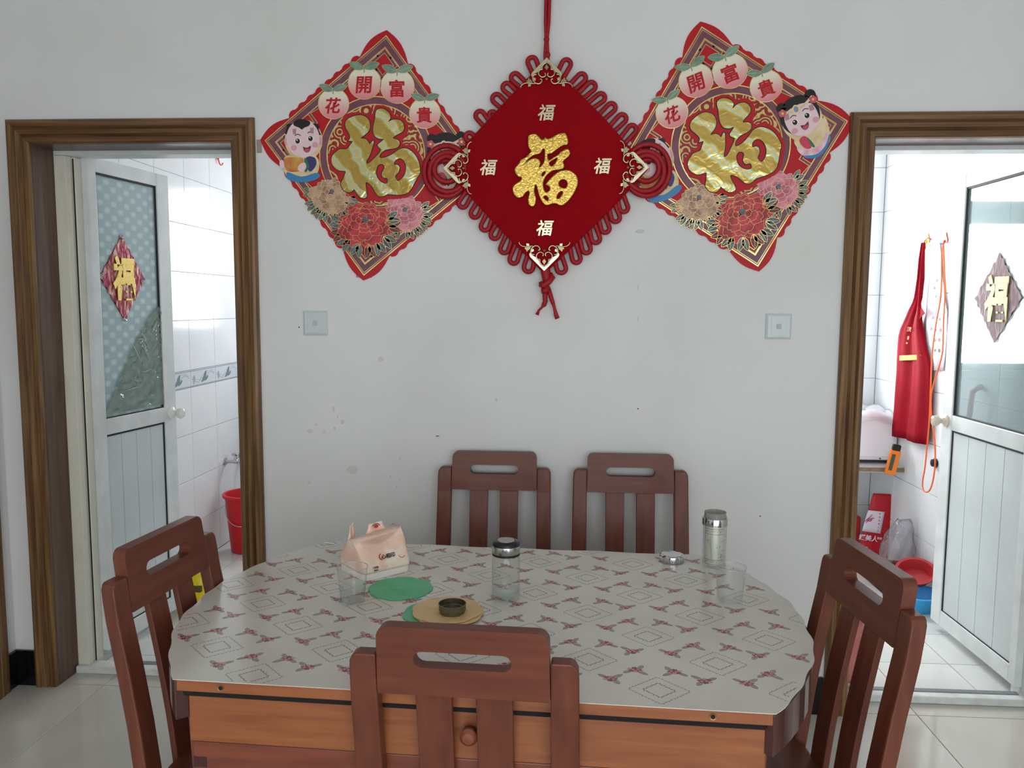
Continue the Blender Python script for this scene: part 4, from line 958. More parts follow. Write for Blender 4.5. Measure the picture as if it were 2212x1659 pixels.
    # printed children
    def child(u, v, girl):
        c = MB(); z = .0052; X = lambda pts: [(px_*S, py_*S) for px_, py_ in pts]
        o = curve = None
        base = X(circ(u+1, v-4, 41, 43, 40)); MB().prism(base, .0030, .0046).build('child_figure', CREAM, t); f = t.children[-1]
        def lay(nm, pts, mat, z1, z0=.0040): MB().prism(X(pts), z0, z1).build(nm, mat, f); return f.children[-1]
        def sm(pts, n=3): return [tuple(q[:2]) for q in cat([Vector(p).to_3d() for p in pts], n)]
        # body
        if not girl:
            lay('body_print', sm([(u-42, v-40), (u-10, v-34), (u+28, v-38), (u+34, v-62), (u+20, v-84), (u-10, v-88), (u-38, v-80)]), CREAM, .0050)
            lay('trouser_print', sm([(u-36, v-70), (u-5, v-80), (u+26, v-72), (u+36, v-78), (u+22, v-88), (u-6, v-92), (u-34, v-86)]), BLUE, .0053)
            lay('jacket_print', sm([(u+6, v-40), (u+24, v-40), (u+28, v-54), (u+18, v-68), (u+10, v-66)]), NAVY, .0055)
            lay('lapel_print', sm([(u+2, v-42), (u+8, v-46), (u+12, v-58), (u+6, v-70), (u+2, v-68)]), GREENP, .0057)
            lay('jar_print', sm([(u-42, v-42), (u-14, v-40), (u, v-44), (u-4, v-66), (u-22, v-70), (u-38, v-66)]), M('jar_print', (216, 160, 78), .35, col2=(184, 66, 44), vscale=20), .0058)
            lay('hand_print', sm([(u-10, v-56), (u+2, v-50), (u+6, v-60), (u-2, v-70), (u-12, v-66)]), SKIN, .0061)
            lay('hand_print', sm([(u-52, v-48), (u-44, v-46), (u-42, v-60), (u-50, v-64)]), SKIN, .0061)
        else:
            lay('body_print', sm([(u-26, v-34), (u+20, v-36), (u+44, v-14), (u+46, v-40), (u+38, v-66), (u+10, v-76), (u-20, v-66)]), CREAM, .0050)
            lay('skirt_print', sm([(u-26, v-52), (u-4, v-66), (u+22, v-62), (u+40, v-44), (u+40, v-58), (u+18, v-78), (u-8, v-80), (u-24, v-68)]), PINKP, .0053)
            lay('trouser_print', sm([(u-18, v-74), (u+6, v-80), (u+28, v-70), (u+42, v-52), (u+42, v-58), (u+26, v-78), (u+4, v-87), (u-16, v-80)]), BLUE, .0055)
            lay('jacket_print', sm([(u-18, v-42), (u-6, v-36), (u+2, v-48), (u, v-64), (u-12, v-60)]), M('rose_print', (206, 60, 90), .4), .0057)
            lay('lapel_print', sm([(u-1, v-42), (u+4, v-50), (u+8, v-64), (u+2, v-62)]), GREENP, .0059)
        hz = .0066
        if girl:
            lay('hair_print', circ(u, v+6, 40, 40, 40), BLACK, hz-.0004); lay('hair_print', circ(u-30, v+34, 10, 9, 20), BLACK, hz-.0004); lay('hair_print', circ(u+32, v+36, 11, 12, 20), BLACK, hz-.0004)
            lay('face_print', sm([(u-33, v+4), (u-26, v+20), (u-8, v+26), (u+10, v+27), (u+28, v+20), (u+34, v+2), (u+32, v-18), (u+16, v-32), (u-8, v-35), (u-28, v-22)]), SKIN, hz)
            b = MB(); b.ribbon(X([tuple(q[:2]) for q in cat([Vector(p).to_3d() for p in ((u-33, v+24), (u-18, v+19), (u-2, v+18), (u+16, v+23), (u+35, v+33))], 3, False)]), 5*S, hz, hz+.0005); b.build('tiara_print', CREAM, f)
            lay('jewel_print', circ(u-4, v+20, 7, 9, 18), GOLDL, hz+.0009); lay('jewel_print', circ(u-4, v+20, 4.6, 6.4, 18), M('jewel_blue', (120, 150, 190), .2), hz+.0013)
            for dx, dy in ((34, 26), (-32, 22)):
                for k in range(5): lay('blossom_print', circ(u+dx+4.5*math.cos(k*1.257), v+dy+4.5*math.sin(k*1.257), 3.8, n=10), M('blossom_red', (206, 90, 100), .4) if k == 0 else bpy.data.materials['blossom_red'], hz+.0007+.0001*k)
                lay('blossom_print', circ(u+dx, v+dy, 2.6, n=10), GOLDL, hz+.0016)
        else:
            lay('hair_print', sm([(u-37, v+8), (u-34, v+24), (u-30, v+30), (u+30, v+30), (u+34, v+18), (u+37, v+6), (u, v+34)]), BLACK, hz-.0006)
            lay('face_print', circ(u, v-1, 36, 39, 40), SKIN, hz)
            lay('fringe_print', sm([(u-20, v+32), (u-10, v+39), (u+4, v+39), (u+16, v+34), (u+14, v+26), (u+4, v+22), (u-2, v+18), (u-8, v+22), (u-18, v+26)]), BLACK, hz+.0006)
            for sx in (-1, 1): lay('ear_print', circ(u+sx*37, v-6, 4, 8, 14), BLUSH, hz-.0003)
        for dx, dy in ((-11, -6), (17, -1)) if not girl else ((-14, -4), (13, 0)):
            lay('eye_print', circ(u+dx, v+dy, 7.5, 5.5, 18), WHITE, hz+.0004); lay('eye_print', circ(u+dx-.5, v+dy, 5.0, 5.2, 16), BLACK, hz+.0008); lay('eye_print', circ(u+dx-1.6, v+dy+2, 1.5, n=8), WHITE, hz+.0012)
            MB().ribbon(X(sm([(u+dx-6, v+dy+11), (u+dx, v+dy+14.5), (u+dx+6, v+dy+11)], 3)[:7]), 1.6*S, hz, hz+.0005).build('brow_print', BLACK, f)
        m0 = (u+8, v-21) if not girl else (u+2, v-17)
        lay('mouth_print', sm([(m0[0]-8, m0[1]+3), (m0[0], m0[1]+1), (m0[0]+9, m0[1]+5), (m0[0]+6, m0[1]-6), (m0[0]-1, m0[1]-9), (m0[0]-6, m0[1]-5)]), MAR, hz+.0004)
        lay('mouth_print', sm([(m0[0]-5, m0[1]-2), (m0[0]+6, m0[1]-1), (m0[0]+4, m0[1]-7), (m0[0]-2, m0[1]-8)]), M('lip_print', (206, 70, 96), .4), hz+.0008)
        for dx, dy in ((-20, -20), (26, -14)): lay('cheek_print', circ(u+dx, v+dy, 6.5, 6, 16), BLUSH, hz+.0002)
        if not girl:
            for dx, dy in ((-18, 14), (20, 16)): lay('tape', [(u+dx-3, v+dy-6), (u+dx+3, v+dy-6), (u+dx+4, v+dy+6), (u+dx-4, v+dy+5)], BRTAPE, hz+.0010)
        else:
            for dx, dy in ((-26, 12), (26, 12)): lay('tape', [(u+dx-5, v+dy-6), (u+dx+4, v+dy-6), (u+dx+5, v+dy+6), (u+dx-4, v+dy+5)], BRTAPE, hz+.0010)
    child(-154, 40, False); child(152, 4, True)
    for a, q in ((.95, 0), (.95, PI)): pass
    return t
BRTAPE = M('brown_tape', (176, 140, 140), .3)
p1c = onY(810, 340, -.002)
p1 = poster('left red and gold diamond poster, its left corner beside the bathroom doorway', p1c, 0)
p2 = copy_tree(p1); p2.location = onY(1577, 320, -.002)
p2.rotation_euler = (Matrix.Rotation(PI/2, 4, 'X') @ Matrix.Rotation(math.radians(21.2), 4, 'Z')).to_euler()
p2['label'] = 'right red and gold diamond poster, its right corner touching the kitchen door casing'
TAPE = thin('clear_tape', (226, 214, 204), rough=.15, minf=.06, body=(214, 196, 184), bodyf=.35)
for (px, py, w_, h_, a, lab) in ((560, 316, .018, .045, .1, 'strip of clear tape at the left corner of the left poster'), (786, 594, .055, .018, -.1, 'strip of clear tape at the bottom corner of the left poster')):
    q = onY(px, py, -.0015); MB().loft([[(x, y_, z) for x, z in ((-w_/2, -h_/2), (w_/2, -h_/2), (w_/2, h_/2), (-w_/2, h_/2))] for y_ in (0, -.0006)]).build('tape_strip', TAPE, loc=q)
    o = bpy.context.scene.collection.objects[-1]; props(o, lab, 'tape')
# ------------------------------------------------------------------ chinese knot
KC = onY(1179, 361, -.024); KS = (onY(1279, 361, -.020)-onY(1179, 361, -.020)).length/100
rotk = (PI/2, 0, 0)
kn = thing('chinese_knot', 'large red velvet diamond wall hanging with gold character and looped red cord border', 'wall hanging', KC, rot=rotk)
def K(px, py): return ((px-1179)*KS, -(py-361)*KS)
P = [(1179, 139), (1205, 163), (1252, 210), (1310, 268), (1355, 318), (1392, 358), (1397, 365), (1392, 374), (1352, 420), (1300, 474), (1250, 522), (1205, 566), (1181, 588), (1175, 588), (1150, 563), (1105, 520), (1054, 468), (1008, 418), (966, 374), (962, 365), (966, 356), (1006, 312), (1052, 264), (1104, 210), (1152, 163)]
P = [tuple(q[:2]) for q in cat([Vector(K(*p)).to_3d() for p in P], 3)][::-1]
def sc_(k): return [(x*k, y*k) for x, y in P]
kb = MB(); rings = [(.985, .000), (1, .004), (1, .013), (.992, .018), (.975, .0205)]
kb.loft([[(x, y, z) for x, y in sc_(k)] for k, z in rings]); kb.build('velvet_diamond', VELVET, kn, smooth=True, ang=50)
def loop(tip, base, w):
    T_, B_ = Vector(K(*tip)), Vector(K(*base)); d = (T_-B_); ln = d.length; d.normalize(); n = Vector((-d.y, d.x)); w *= KS
    pts = []
    for s in [i/6 for i in range(7)]: pts.append(B_+d*(ln-w)*s+n*w*(.75+.25*s))
    for i in range(1, 9): a = PI*i/9; pts.append(B_+d*(ln-w)+n*w*math.cos(a)+d*w*math.sin(a))
    for s in [i/6 for i in range(7)]: pts.append(B_+d*(ln-w)*(1-s)-n*w*(1-.25*s))
    MB().tube([(p.x, p.y, .0075) for p in pts], 5.3*KS, 8).build('cord_loop', CORD, kn, smooth='all')
LP = [((1144, 133), (1166, 186), 9.5), ((1225, 139), (1198, 190), 9.5),
      ((1105, 168), (1146, 204), 9), ((1087, 188), (1126, 222), 9), ((1065, 211), (1104, 246), 9.5), ((1030, 245), (1062, 284), 9.5), ((1058, 246), (1078, 268), 7), ((1006, 292), (1036, 312), 8.5),
      ((1260, 170), (1222, 206), 9), ((1281, 188), (1240, 224), 9), ((1302, 212), (1262, 242), 9), ((1324, 232), (1286, 268), 9), ((1347, 255), (1308, 294), 9), ((1368, 277), (1334, 318), 9),
      ((994, 446), (1018, 408), 9), ((1021, 468), (1042, 428), 9), ((1044, 496), (1064, 450), 9), ((1065, 514), (1086, 472), 9), ((1087, 545), (1106, 496), 9), ((1108, 568), (1126, 516), 9), ((1141, 586), (1152, 540), 10),
      ((1351, 457), (1336, 412), 9), ((1334, 478), (1318, 432), 9), ((1312, 501), (1296, 452), 9), ((1292, 523), (1276, 474), 9), ((1272, 545), (1256, 494), 9), ((1250, 566), (1236, 514), 9), ((1218, 588), (1204, 540), 10)]
for tip, base, w_ in LP: loop(tip, base, w_)
# side rosettes of cord
for sx, cx in ((-1, 962), (1, 1396)):
    for dx, dy, rx, ry, z in ((0, 3, 48, 54, .006), (-sx*4, 6, 40, 42, .011), (-sx*2, 0, 27, 27, .013), (sx*4, 16, 34, 36, .001)):
        c_ = K(cx+dx, 366+dy)
        MB().tube([(c_[0]+rx*KS*math.cos(a), c_[1]+ry*KS*math.sin(a), z+.003*math.sin(a*2)) for a in [2*PI*i/40 for i in range(40)]], 6*KS, 8, closed=True).build('cord_ring', CORD, kn, smooth='all')
# hanging cord up to a nail above the frame, knots, tails
b = MB()
for dx in (-1, 1):
    pts = [K(1179+dx*2.5, 142), K(1178+dx*3, 128), K(1178+dx*1, 96), K(1179+dx*3.5, 60), K(1180+dx*4, 0), K(1181+dx*2, -120)]
    b.tube([(p[0], p[1], .008+(i % 2)*.001) for i, p in enumerate(pts)], 3.8*KS, 8)
b.build('hanging_cord', CORD, kn, smooth='all')
for px, py, r in ((1178, 96, 6.5), (1180, 128, 7)):
    c_ = K(px, py); MB().lathe([(0, -r*1.1*KS), (r*.7*KS, -r*.8*KS), (r*KS, 0), (r*.7*KS, r*.8*KS), (0, r*1.1*KS)], 14).map(lambda v: (c_[0]+v.x, c_[1]+v.z, .008+v.y)).build('cord_knot', CORD, kn, smooth='all')
c_ = K(1181, -124); MB().lathe([(0, -.012), (.0025, -.012), (.0025, .02), (.006, .021), (.006, .024), (0, .024)], 12).map(lambda v: (c_[0]+v.x, c_[1]+v.y, v.z)).build('nail', CHROME, kn, smooth=True)
def tcord(pts, r, nm='tassel'):
    MB().tube([(p[0], p[1], z) for p, z in ((K(a, c), z) for a, c, z in pts)], [x*KS for x in r] if isinstance(r, list) else r*KS, 10).build(nm, CORD, kn, smooth='all')
tcord([(1179, 572, .008), (1181, 586, .008), (1183, 600, .009), (1184, 612, .010)], [10, 11, 9.5, 8], 'tail_cord')
tcord([(1170, 612, .014), (1178, 616, .018), (1188, 608, .018), (1196, 598, .012), (1190, 592, .006)], 7, 'tail_knot')
tcord([(1172, 609, .010), (1172, 615, .012), (1182, 619, .014), (1188, 622, .010)], 6, 'tail_knot')
tcord([(1173, 628, .012), (1180, 627, .014), (1187, 621, .012)], 6.5, 'tail_knot')
tcord([(1181, 622, .007), (1180, 638, .006), (1181, 650, .006), (1178, 658, .006), (1174, 663, .006), (1167, 670, .006), (1163, 680, .006)], [5.5, 5.5, 5.5, 5.5, 2.6, 2.6, 4.2])
tcord([(1187, 622, .007), (1193, 640, .006), (1197, 652, .006), (1200, 660, .006), (1202, 668, .006), (1205, 680, .006), (1208, 688, .006)], [5.5, 5, 4.8, 3.6, 3.6, 5, 5.2])
# metal corners: drawn once for the top corner, turned for the others
def corner(ang, at):
    t = empty('metal_corner', (at[0], at[1], .0235), ang, kn); k = KS/15.8
    A = [(0, 0), (-485, 480), (-520, 560), (-490, 640), (-400, 530), (-300, 480), (-190, 380), (-150, 250), (0, 150)]
    A = A+[(-x, y) for x, y in A[::-1] if x != 0]
    MB().prism([(x*k, -y*k) for x, y in A], -.0005, .0022).build('corner_plate', SILV, t, bevel=.0006)
    def tb_(pts, r, closed=False, m=SILV):
        MB().tube([(p[0]*k, -p[1]*k, .0018) for p in cat([Vector((x, y, 0)) for x, y in pts], 3, closed)], r*k, 6, closed).build('scroll', m, t, smooth='all')
    for s in (-1, 1):
        tb_([(s*60, 500), (s*30, 580), (s*80, 630), (s*170, 640), (s*260, 560), (s*265, 460), (s*210, 400), (s*140, 410)], 26)
        tb_([(s*150, 400), (s*150, 300), (s*80, 210), (0, 170)], 28)
        tb_([(s*330, 560), (s*420, 570), (s*465, 660), (s*440, 760), (s*360, 840), (s*250, 860), (s*170, 800), (s*160, 720), (s*220, 710)], 28)
        tb_([(s*380, 850), (s*500, 850), (s*640, 830), (s*760, 850), (s*850, 920), (s*870, 990)], [20, 26, 24, 20, 16, 8][0])
        MB().prism([(x*k*s, -y*k) for x, y in ([(450, 840), (640, 830), (690, 760), (640, 740), (600, 650), (560, 700), (500, 740)][::s])], -.0002, .0016).build('leaf_wing', SILD, t, bevel=.0004)
        for x, y in ((540, 900), (590, 910), (380, 720), (420, 700)): MB().prism([(s*(x+a)*k, -(y+c)*k) for a, c in ((-24, -50), (24, -50), (30, 30), (-10, 40))][::s], 0, .0016).build('leaf_wing', SILV, t, bevel=.0004)
    MB().prism([(x*k, -y*k) for x, y in ((0, 210), (-70, 330), (0, 420), (70, 330))], 0, .0024).build('leaf_wing', SILD, t, bevel=.0004)
    c2 = MB().lathe([(0, .0), (36*k, 0), (36*k, .003), (0, .0045)], 12).map(lambda v: (v.x, v.y-700*k, v.z)).build('rivet', SILD, t, smooth=True)
corner(0, K(1179, 136)); corner(PI, K(1178, 585)); corner(PI/2, K(957, 365)); corner(-PI/2, K(1399, 365))
# gold characters
GO = [(510, 240), (560, 205), (640, 205), (700, 250), (740, 300), (790, 290), (810, 260), (850, 290), (920, 270), (1040, 205), (1150, 190), (1190, 240), (1215, 340), (1195, 400), (1130, 400), (1020, 470), (910, 550), (858, 548), (855, 600), (880, 665), (960, 610), (1040, 565), (1120, 500), (1190, 465), (1240, 490), (1250, 560), (1200, 620), (1130, 680), (1150, 740), (1140, 800), (1060, 828), (960, 838), (890, 880), (820, 950), (782, 1050), (790, 1150), (830, 1222), (890, 1190), (898, 1130), (860, 1100), (828, 1082), (880, 1010), (960, 930), (1040, 868), (1130, 835), (1230, 835), (1320, 880), (1380, 950), (1400, 1040), (1380, 1130), (1320, 1250), (1240, 1360), (1150, 1440), (1080, 1455), (1020, 1420), (930, 1425), (860, 1450), (800, 1430), (740, 1350), (700, 1250), (670, 1130), (642, 1080), (630, 1130), (625, 1220), (655, 1320), (640, 1430), (590, 1475), (530, 1440), (510, 1350), (530, 1260), (530, 1200), (470, 1220), (420, 1290), (340, 1320), (270, 1270), (235, 1190), (240, 1120), (300, 1060), (370, 1020), (400, 960), (340, 950), (280, 880), (270, 800), (340, 720), (380, 650), (460, 610), (530, 540), (560, 500), (520, 450), (505, 380), (505, 300)]
GH = [[(430, 720), (520, 635), (600, 575), (700, 552), (742, 515), (768, 455), (800, 480), (800, 560), (795, 660), (770, 730), (700, 790), (725, 720), (715, 665), (670, 630), (600, 625), (530, 655)], [(885, 700), (960, 655), (1030, 615), (1000, 690), (950, 758), (905, 755)], [(750, 900), (800, 852), (816, 875), (790, 920), (760, 938)], [(1060, 1040), (1110, 1000), (1180, 1010), (1210, 1070), (1190, 1140), (1130, 1145), (1070, 1110)], [(1030, 1280), (1070, 1220), (1130, 1200), (1120, 1260), (1070, 1325), (1030, 1330)], [(790, 1290), (840, 1280), (878, 1335), (862, 1368), (805, 1330)]]
G = lambda p: Vector((*K(1080+p[0]/8.295, 270+p[1]/8.295), 0))
lps = [[tuple(q[:2]) for q in cat([G(p) for p in l], 2)] for l in [GO]+GH]
me = curve_mesh('gold_character', lps, .0015, bevel=.0042, offset=-.0030, res=3)
for p in me.polygons: p.use_smooth = True
meshobj('gold_character', me, GOLD, kn, (0, 0, .0255))
rd = random.Random(4)
b = MB()
for (x, y, s) in ((640, 260, 1), (560, 330, -1), (1070, 350, 1), (960, 330, -1), (1100, 540, 1), (1000, 780, 1), (640, 700, -1), (470, 790, 1), (330, 850, -1), (690, 930, 1), (560, 1080, 1), (320, 1180, -1), (590, 1280, 1), (720, 1150, -1), (1180, 900, 1), (1300, 960, -1), (1290, 1100, 1), (1200, 1250, -1), (1110, 1380, 1), (960, 1190, -1), (900, 1370, 1), (830, 760, -1)):
    pts = []
    for i in range(13): a = i*.55*s+x; r_ = 44*(1-i/15); pts.append(G((x+r_*math.cos(a), y+r_*math.sin(a))))
    b.tube([(p.x, p.y, .0308) for p in pts], .0008, 5)
b.build('relief_scroll', GOLD, kn, smooth='all')
gme = glyph('福', 34*KS, ext=.0008, off=.012, bev=.0005, slant=.2)
for px, py in ((1180, 249), (1056, 363), (1301, 361), (1179, 492)):
    x, y = K(px, py); meshobj('small_character', gme.copy(), SILV, kn, (x, y, .0222))
# ------------------------------------------------------------------ bathroom things
RPL = M('red_plastic', (206, 22, 34), .32, spec=.5)
t = thing('bucket', 'red plastic bucket with wire handle on the bathroom floor under the taps', 'bucket', (-1.812, 1.66, .011))
MB().lathe([(0, 0), (.095, 0), (.100, .004), (.103, .02), (.128, .315), (.130, .318), (.140, .322), (.142, .335), (.139, .340), (.127, .340), (.122, .33), (.098, .012), (0, .010)], 48).build('body', RPL, t, smooth=True)
MB().tube([(.128*math.cos(a), .128*math.sin(a)*.96-.0, .300-.16*math.sin(-a)*0-.13*abs(math.sin(a))) for a in [PI+PI*i/20 for i in range(21)]], .0022, 6).build('wire_handle', M('handle_wire', (206, 206, 200), .3, .6), t, smooth='all')
for i, (y, lab) in enumerate(((1.79, 'nearer chrome wall tap above the red bucket'), (2.02, 'farther chrome wall tap beside the first one'))):
    t = thing('wall_tap', lab, 'tap', (-1.999, y, .505), group='chrome taps')
    b = MB().lathe([(0, 0), (.022, 0), (.022, .006), (.012, .010), (.011, .05), (.014, .055), (.014, .075), (.010, .08), (0, .08)], 20).map(lambda v: (v.z, v.x, v.y)); b.build('body', CHROME2, t, smooth=True)
    MB().tube([(.06, 0, 0), (.085, 0, .002), (.105, 0, -.006), (.115, 0, -.028), (.115, 0, -.042)], [.011, .010, .009, .0085, .010], 12).build('spout', CHROME2, t, smooth=True)
    MB().lathe([(0, .01), (.009, .01), (.009, .035), (.020, .038), (.022, .046), (.018, .052), (0, .053)], 18, c=(.064, 0)).build('handle', CHROME2, t, smooth=True)
    MB().lathe([(.010, -.05), (.012, -.05), (.012, -.042), (.010, -.042)], 14, c=(.115, 0), close=True).build('aerator', CHROME2, t, smooth=True)
ORG = M('orange_red_plastic', (236, 66, 34), .35)
def hook(loc, axis, label, mat, group=None):
    t = thing('wall_hook', label, 'hook', loc, 0 if axis > 0 else PI, group=group)
    P_ = [(.022*(1+.22*math.cos(3*q))*math.cos(q+PI/2), .024*(1+.22*math.cos(3*q))*math.sin(q+PI/2)) for q in [2*PI*i/30 for i in range(30)]]
    MB().prism(P_, 0, .004).map(lambda v: (v.z, v.x, v.y)).build('back_plate', mat, t, bevel=.001)
    MB().tube([(.004, 0, -.008), (.010, 0, -.028), (.012, .006, -.045), (.016, .016, -.052), (.020, .026, -.046), (.022, .028, -.036)], .0036, 8).build('hook_arm', mat, t, smooth='all')
    return t
hook((-1.9985, 1.80, 2.292), 1, 'orange-red plastic hook high on the bathroom tiles', ORG)
t = thing('snack_bag', 'green and yellow plastic package on the bathroom floor behind the left chair', 'package', (-1.785, .80, .011), math.radians(-8))
YG = M('package_yellow', (232, 206, 30), .3, bump=.5, bscale=20); GG = M('package_green', (92, 150, 66), .3, bump=.5, bscale=30)
def pill(name, w, d, z0, z1, mat, par, n=10, wob=.05, e=.5):
    R_ = []
    for i in range(n+1):
        f = i/n; k = 1-.12*abs(2*f-1)**3; R_.append(rsq(w*k, d*(.35+.65*math.sin(PI*min(.95, max(.08, f)))), z0+(z1-z0)*f, e, 36, wob*.3, i))
    return MB().loft(R_).build(name, mat, par, smooth='all')
pill('lower_wrap', .13, .05, 0, .19, YG, t); pill('upper_wrap', .125, .045, .17, .245, GG, t)
MB().box(-.12, .12, -.053, .053, .085, .115).build('dark_band', M('package_band', (86, 70, 34), .4), t, bevel=.004)
t = thing('teal_curtain', 'teal plastic curtain edge hanging behind the red bucket in the bathroom', 'curtain', (-1.93, 2.33, 0))
R_ = []
for z in (.35, .6, .9, 1.02): R_.append([(x/10*.16-.05, .018*math.sin(x*1.4+z), z) for x in range(11)]+[(x/10*.16-.05, .018*math.sin(x*1.4+z)+.004, z) for x in range(10, -1, -1)])
MB().loft(R_).build('sheet', M('teal_plastic', (96, 160, 150), .4), t, smooth='all')
MB().tube([(-.065, 0, 1.02), (.30, 0, 1.02)], .006, 8).build('rail', CHROME, t, smooth=True)
# ------------------------------------------------------------------ kitchen things
WHT = M('white_enamel', (230, 230, 236), .3)
bp_ = onY(1855, 1000, 1.56)
t = thing('white_appliance', 'white box-shaped kitchen appliance covered with clear plastic on the low shelf', 'appliance', (1.455, 1.625, .612))
b = MB().box(0, .375, 0, .36, 0, .245); b.build('body', WHT, t, bevel=.012, seg=3)
MB().box(.02, .355, -.004, .002, .02, .22).build('front_panel', WHT, t, bevel=.006)
for x in (.03, .35): MB().lathe([(0, -.02), (.014, -.02), (.014, 0), (0, 0)], 12, c=(x, .04)).build('foot', DARK, t)
MB().lathe([(0, 0), (.004, 0), (.004, .003), (0, .003)], 10).map(lambda v: (.285+v.x, -.004-v.z, .012+v.y)).build('screw', DARK, t)
R_ = []
v = []; f = []; n_ = 24
for i in range(n_+1):
    for j in range(n_+1):
        x = -.008+.390*i/n_; y = -.012+.37*j/n_; z = .262+.012*math.sin(x*30+y*17)+.008*math.sin(y*41-x*23)
        if j == 0: z = .215+.012*math.sin(x*34)
        if j == 1: z = .248
        if i == n_: z -= .05
        v.append((x, y, z))
for i in range(n_):
    for j in range(n_): q = i*(n_+1)+j; f.append((q, q+n_+1, q+n_+2, q+1))
o = MB().add(v, f).build('plastic_cover', thin('cover_plastic', (240, 240, 244), rough=.15, minf=.12, body=(236, 236, 240), bodyf=.5), t, smooth='all')
t = thing('low_shelf', 'low shelf board with a worn wooden edge under the white appliance', 'shelf', (0, 0, 0))
MB().box(1.05, 1.8395, 1.548, 1.999, .560, .592).build('board', M('shelf_board', (196, 196, 198), .4), t, bevel=.002)
MB().box(1.05, 1.8395, 1.543, 1.5485, .566, .588).build('front_edge', M('shelf_edge', (150, 128, 104), .5, col2=(120, 98, 78), vscale=12), t)
for x in (1.08, 1.60): MB().box(x, x+.03, 1.90, 1.93, .01, .560).build('leg', M('shelf_leg_%d' % int(x*10), (180, 182, 186), .5), t)
# apron
APR = M('red_apron_cloth', (146, 4, 28), .8, col2=(134, 3, 24), vscale=12, spec=.15)
XW = 1.806
def sheet(rows, X, nx=18, amp=.006, fr=7, thick=.003, ph=0):
    """rows: (y_px, x_left_px, x_right_px) seen on the plane x = X; draped cloth with soft folds"""
    V = []; Fc = []
    for r, (py0, xl, py1, xr) in enumerate(rows):
        a, c = onX(xl, py0, X), onX(xr, py1, X)
        for i in range(nx+1):
            f = i/nx; p = a.lerp(c, f); p.x += -amp*math.sin(f*fr+ph+r*.12)*min(1, r/2+.2)-amp*.4*math.sin(f*fr*2.3+r*.3); V.append(p)
    for r in range(len(rows)-1):
        for i in range(nx): q = r*(nx+1)+i; Fc.append((q, q+1, q+nx+2, q+nx+1))
    return V, Fc
ap = thing('apron', 'red apron with a yellow stripe hanging on the right kitchen wall', 'apron', (0, 0, 0))
rows = [(524, 1993, 524, 1999), (560, 1989, 560, 1996), (600, 1987, 600, 1994), (640, 1981, 645, 1991), (652, 1977, 658, 1990), (668, 1969, 674, 1991), (690, 1960, 690, 1990), (710, 1951, 708, 1991), (725, 1947, 720, 1993), (745, 1945, 745, 1996), (775, 1943, 775, 2003), (800, 1942, 795, 2006), (850, 1938, 850, 2006), (890, 1935, 900, 2004), (925, 1931, 940, 2001), (942, 1930, 962, 2000)]
V, Fc = sheet(rows, XW, amp=.012, fr=9)
o = MB().add(V, Fc).build('cloth', APR, ap, smooth='all'); s = o.modifiers.new('s', 'SOLIDIFY'); s.thickness = .003
V, Fc = sheet([(768, 1943, 766, 1988), (779, 1943, 777, 1988)], XW-.013, amp=.003, fr=5)
o = MB().add(V, Fc).build('stripe', M('yellow_stripe', (236, 158, 30), .6), ap, smooth='all')
V, Fc = sheet([(668, 1988, 662, 1990), (676, 1988, 677, 1999), (690, 1986, 684, 1990)], XW-.008, amp=.001, nx=4)
MB().add(V, Fc).build('tie_tab', APR, ap)
GT = M('apron_gold_print', (222, 128, 52), .6)
for txt, px, py, h in (('三味', 1964, 711, .024), ('鲜', 1962, 730, .020), ('酱油', 1959, 741, .009)):
    q = onX(px, py, XW-.019); meshobj('lettering', glyph(txt, h, .0006, .02, slant=.2), GT, ap, q, (PI/2, 0, -PI/2))
b = MB(); hk = onX(2003, 512, 1.822)
b.tube([onX(1996, 526, XW), onX(1998, 520, 1.815), onX(2004, 514, 1.812), onX(2012, 517, 1.815)], .0035, 6); b.build('neck_strap', M('strap_edge', (214, 90, 60), .6), ap, smooth='all')
YEL = M('yellow_plastic', (214, 200, 30), .35)
hook(onX(2004, 516, 1.8385), -1, 'yellow three-petal hook holding the red apron', YEL, 'kitchen wall hooks')
hook(onX(2043, 515, 1.8385), -1, 'orange three-petal hook holding the orange cord', ORG, 'kitchen wall hooks')
# orange cord loop
t = thing('orange_cord', 'long orange cord looped from the orange hook down the kitchen wall', 'cord', (0, 0, 0))
pts = [(2035, 536), (2034, 570), (2034, 610), (2031, 650), (2022, 700), (2014, 760), (2011, 820), (2008, 900), (2003, 960), (1998, 1010), (1993, 1040), (1994, 1056), (2000, 1063), (2009, 1058), (2016, 1035), (2020, 1000), (2019, 950), (2012, 900), (2012, 850), (2026, 800), (2036, 760), (2038, 700), (2041, 640), (2040, 590), (2038, 536), (2036, 532)]
MB().tube(cat([onX(x, y, 1.794) for x, y in pts], 3), .0036, 7, closed=True).build('cord', M('orange_rubber', (244, 106, 44), .4), t, smooth='all')
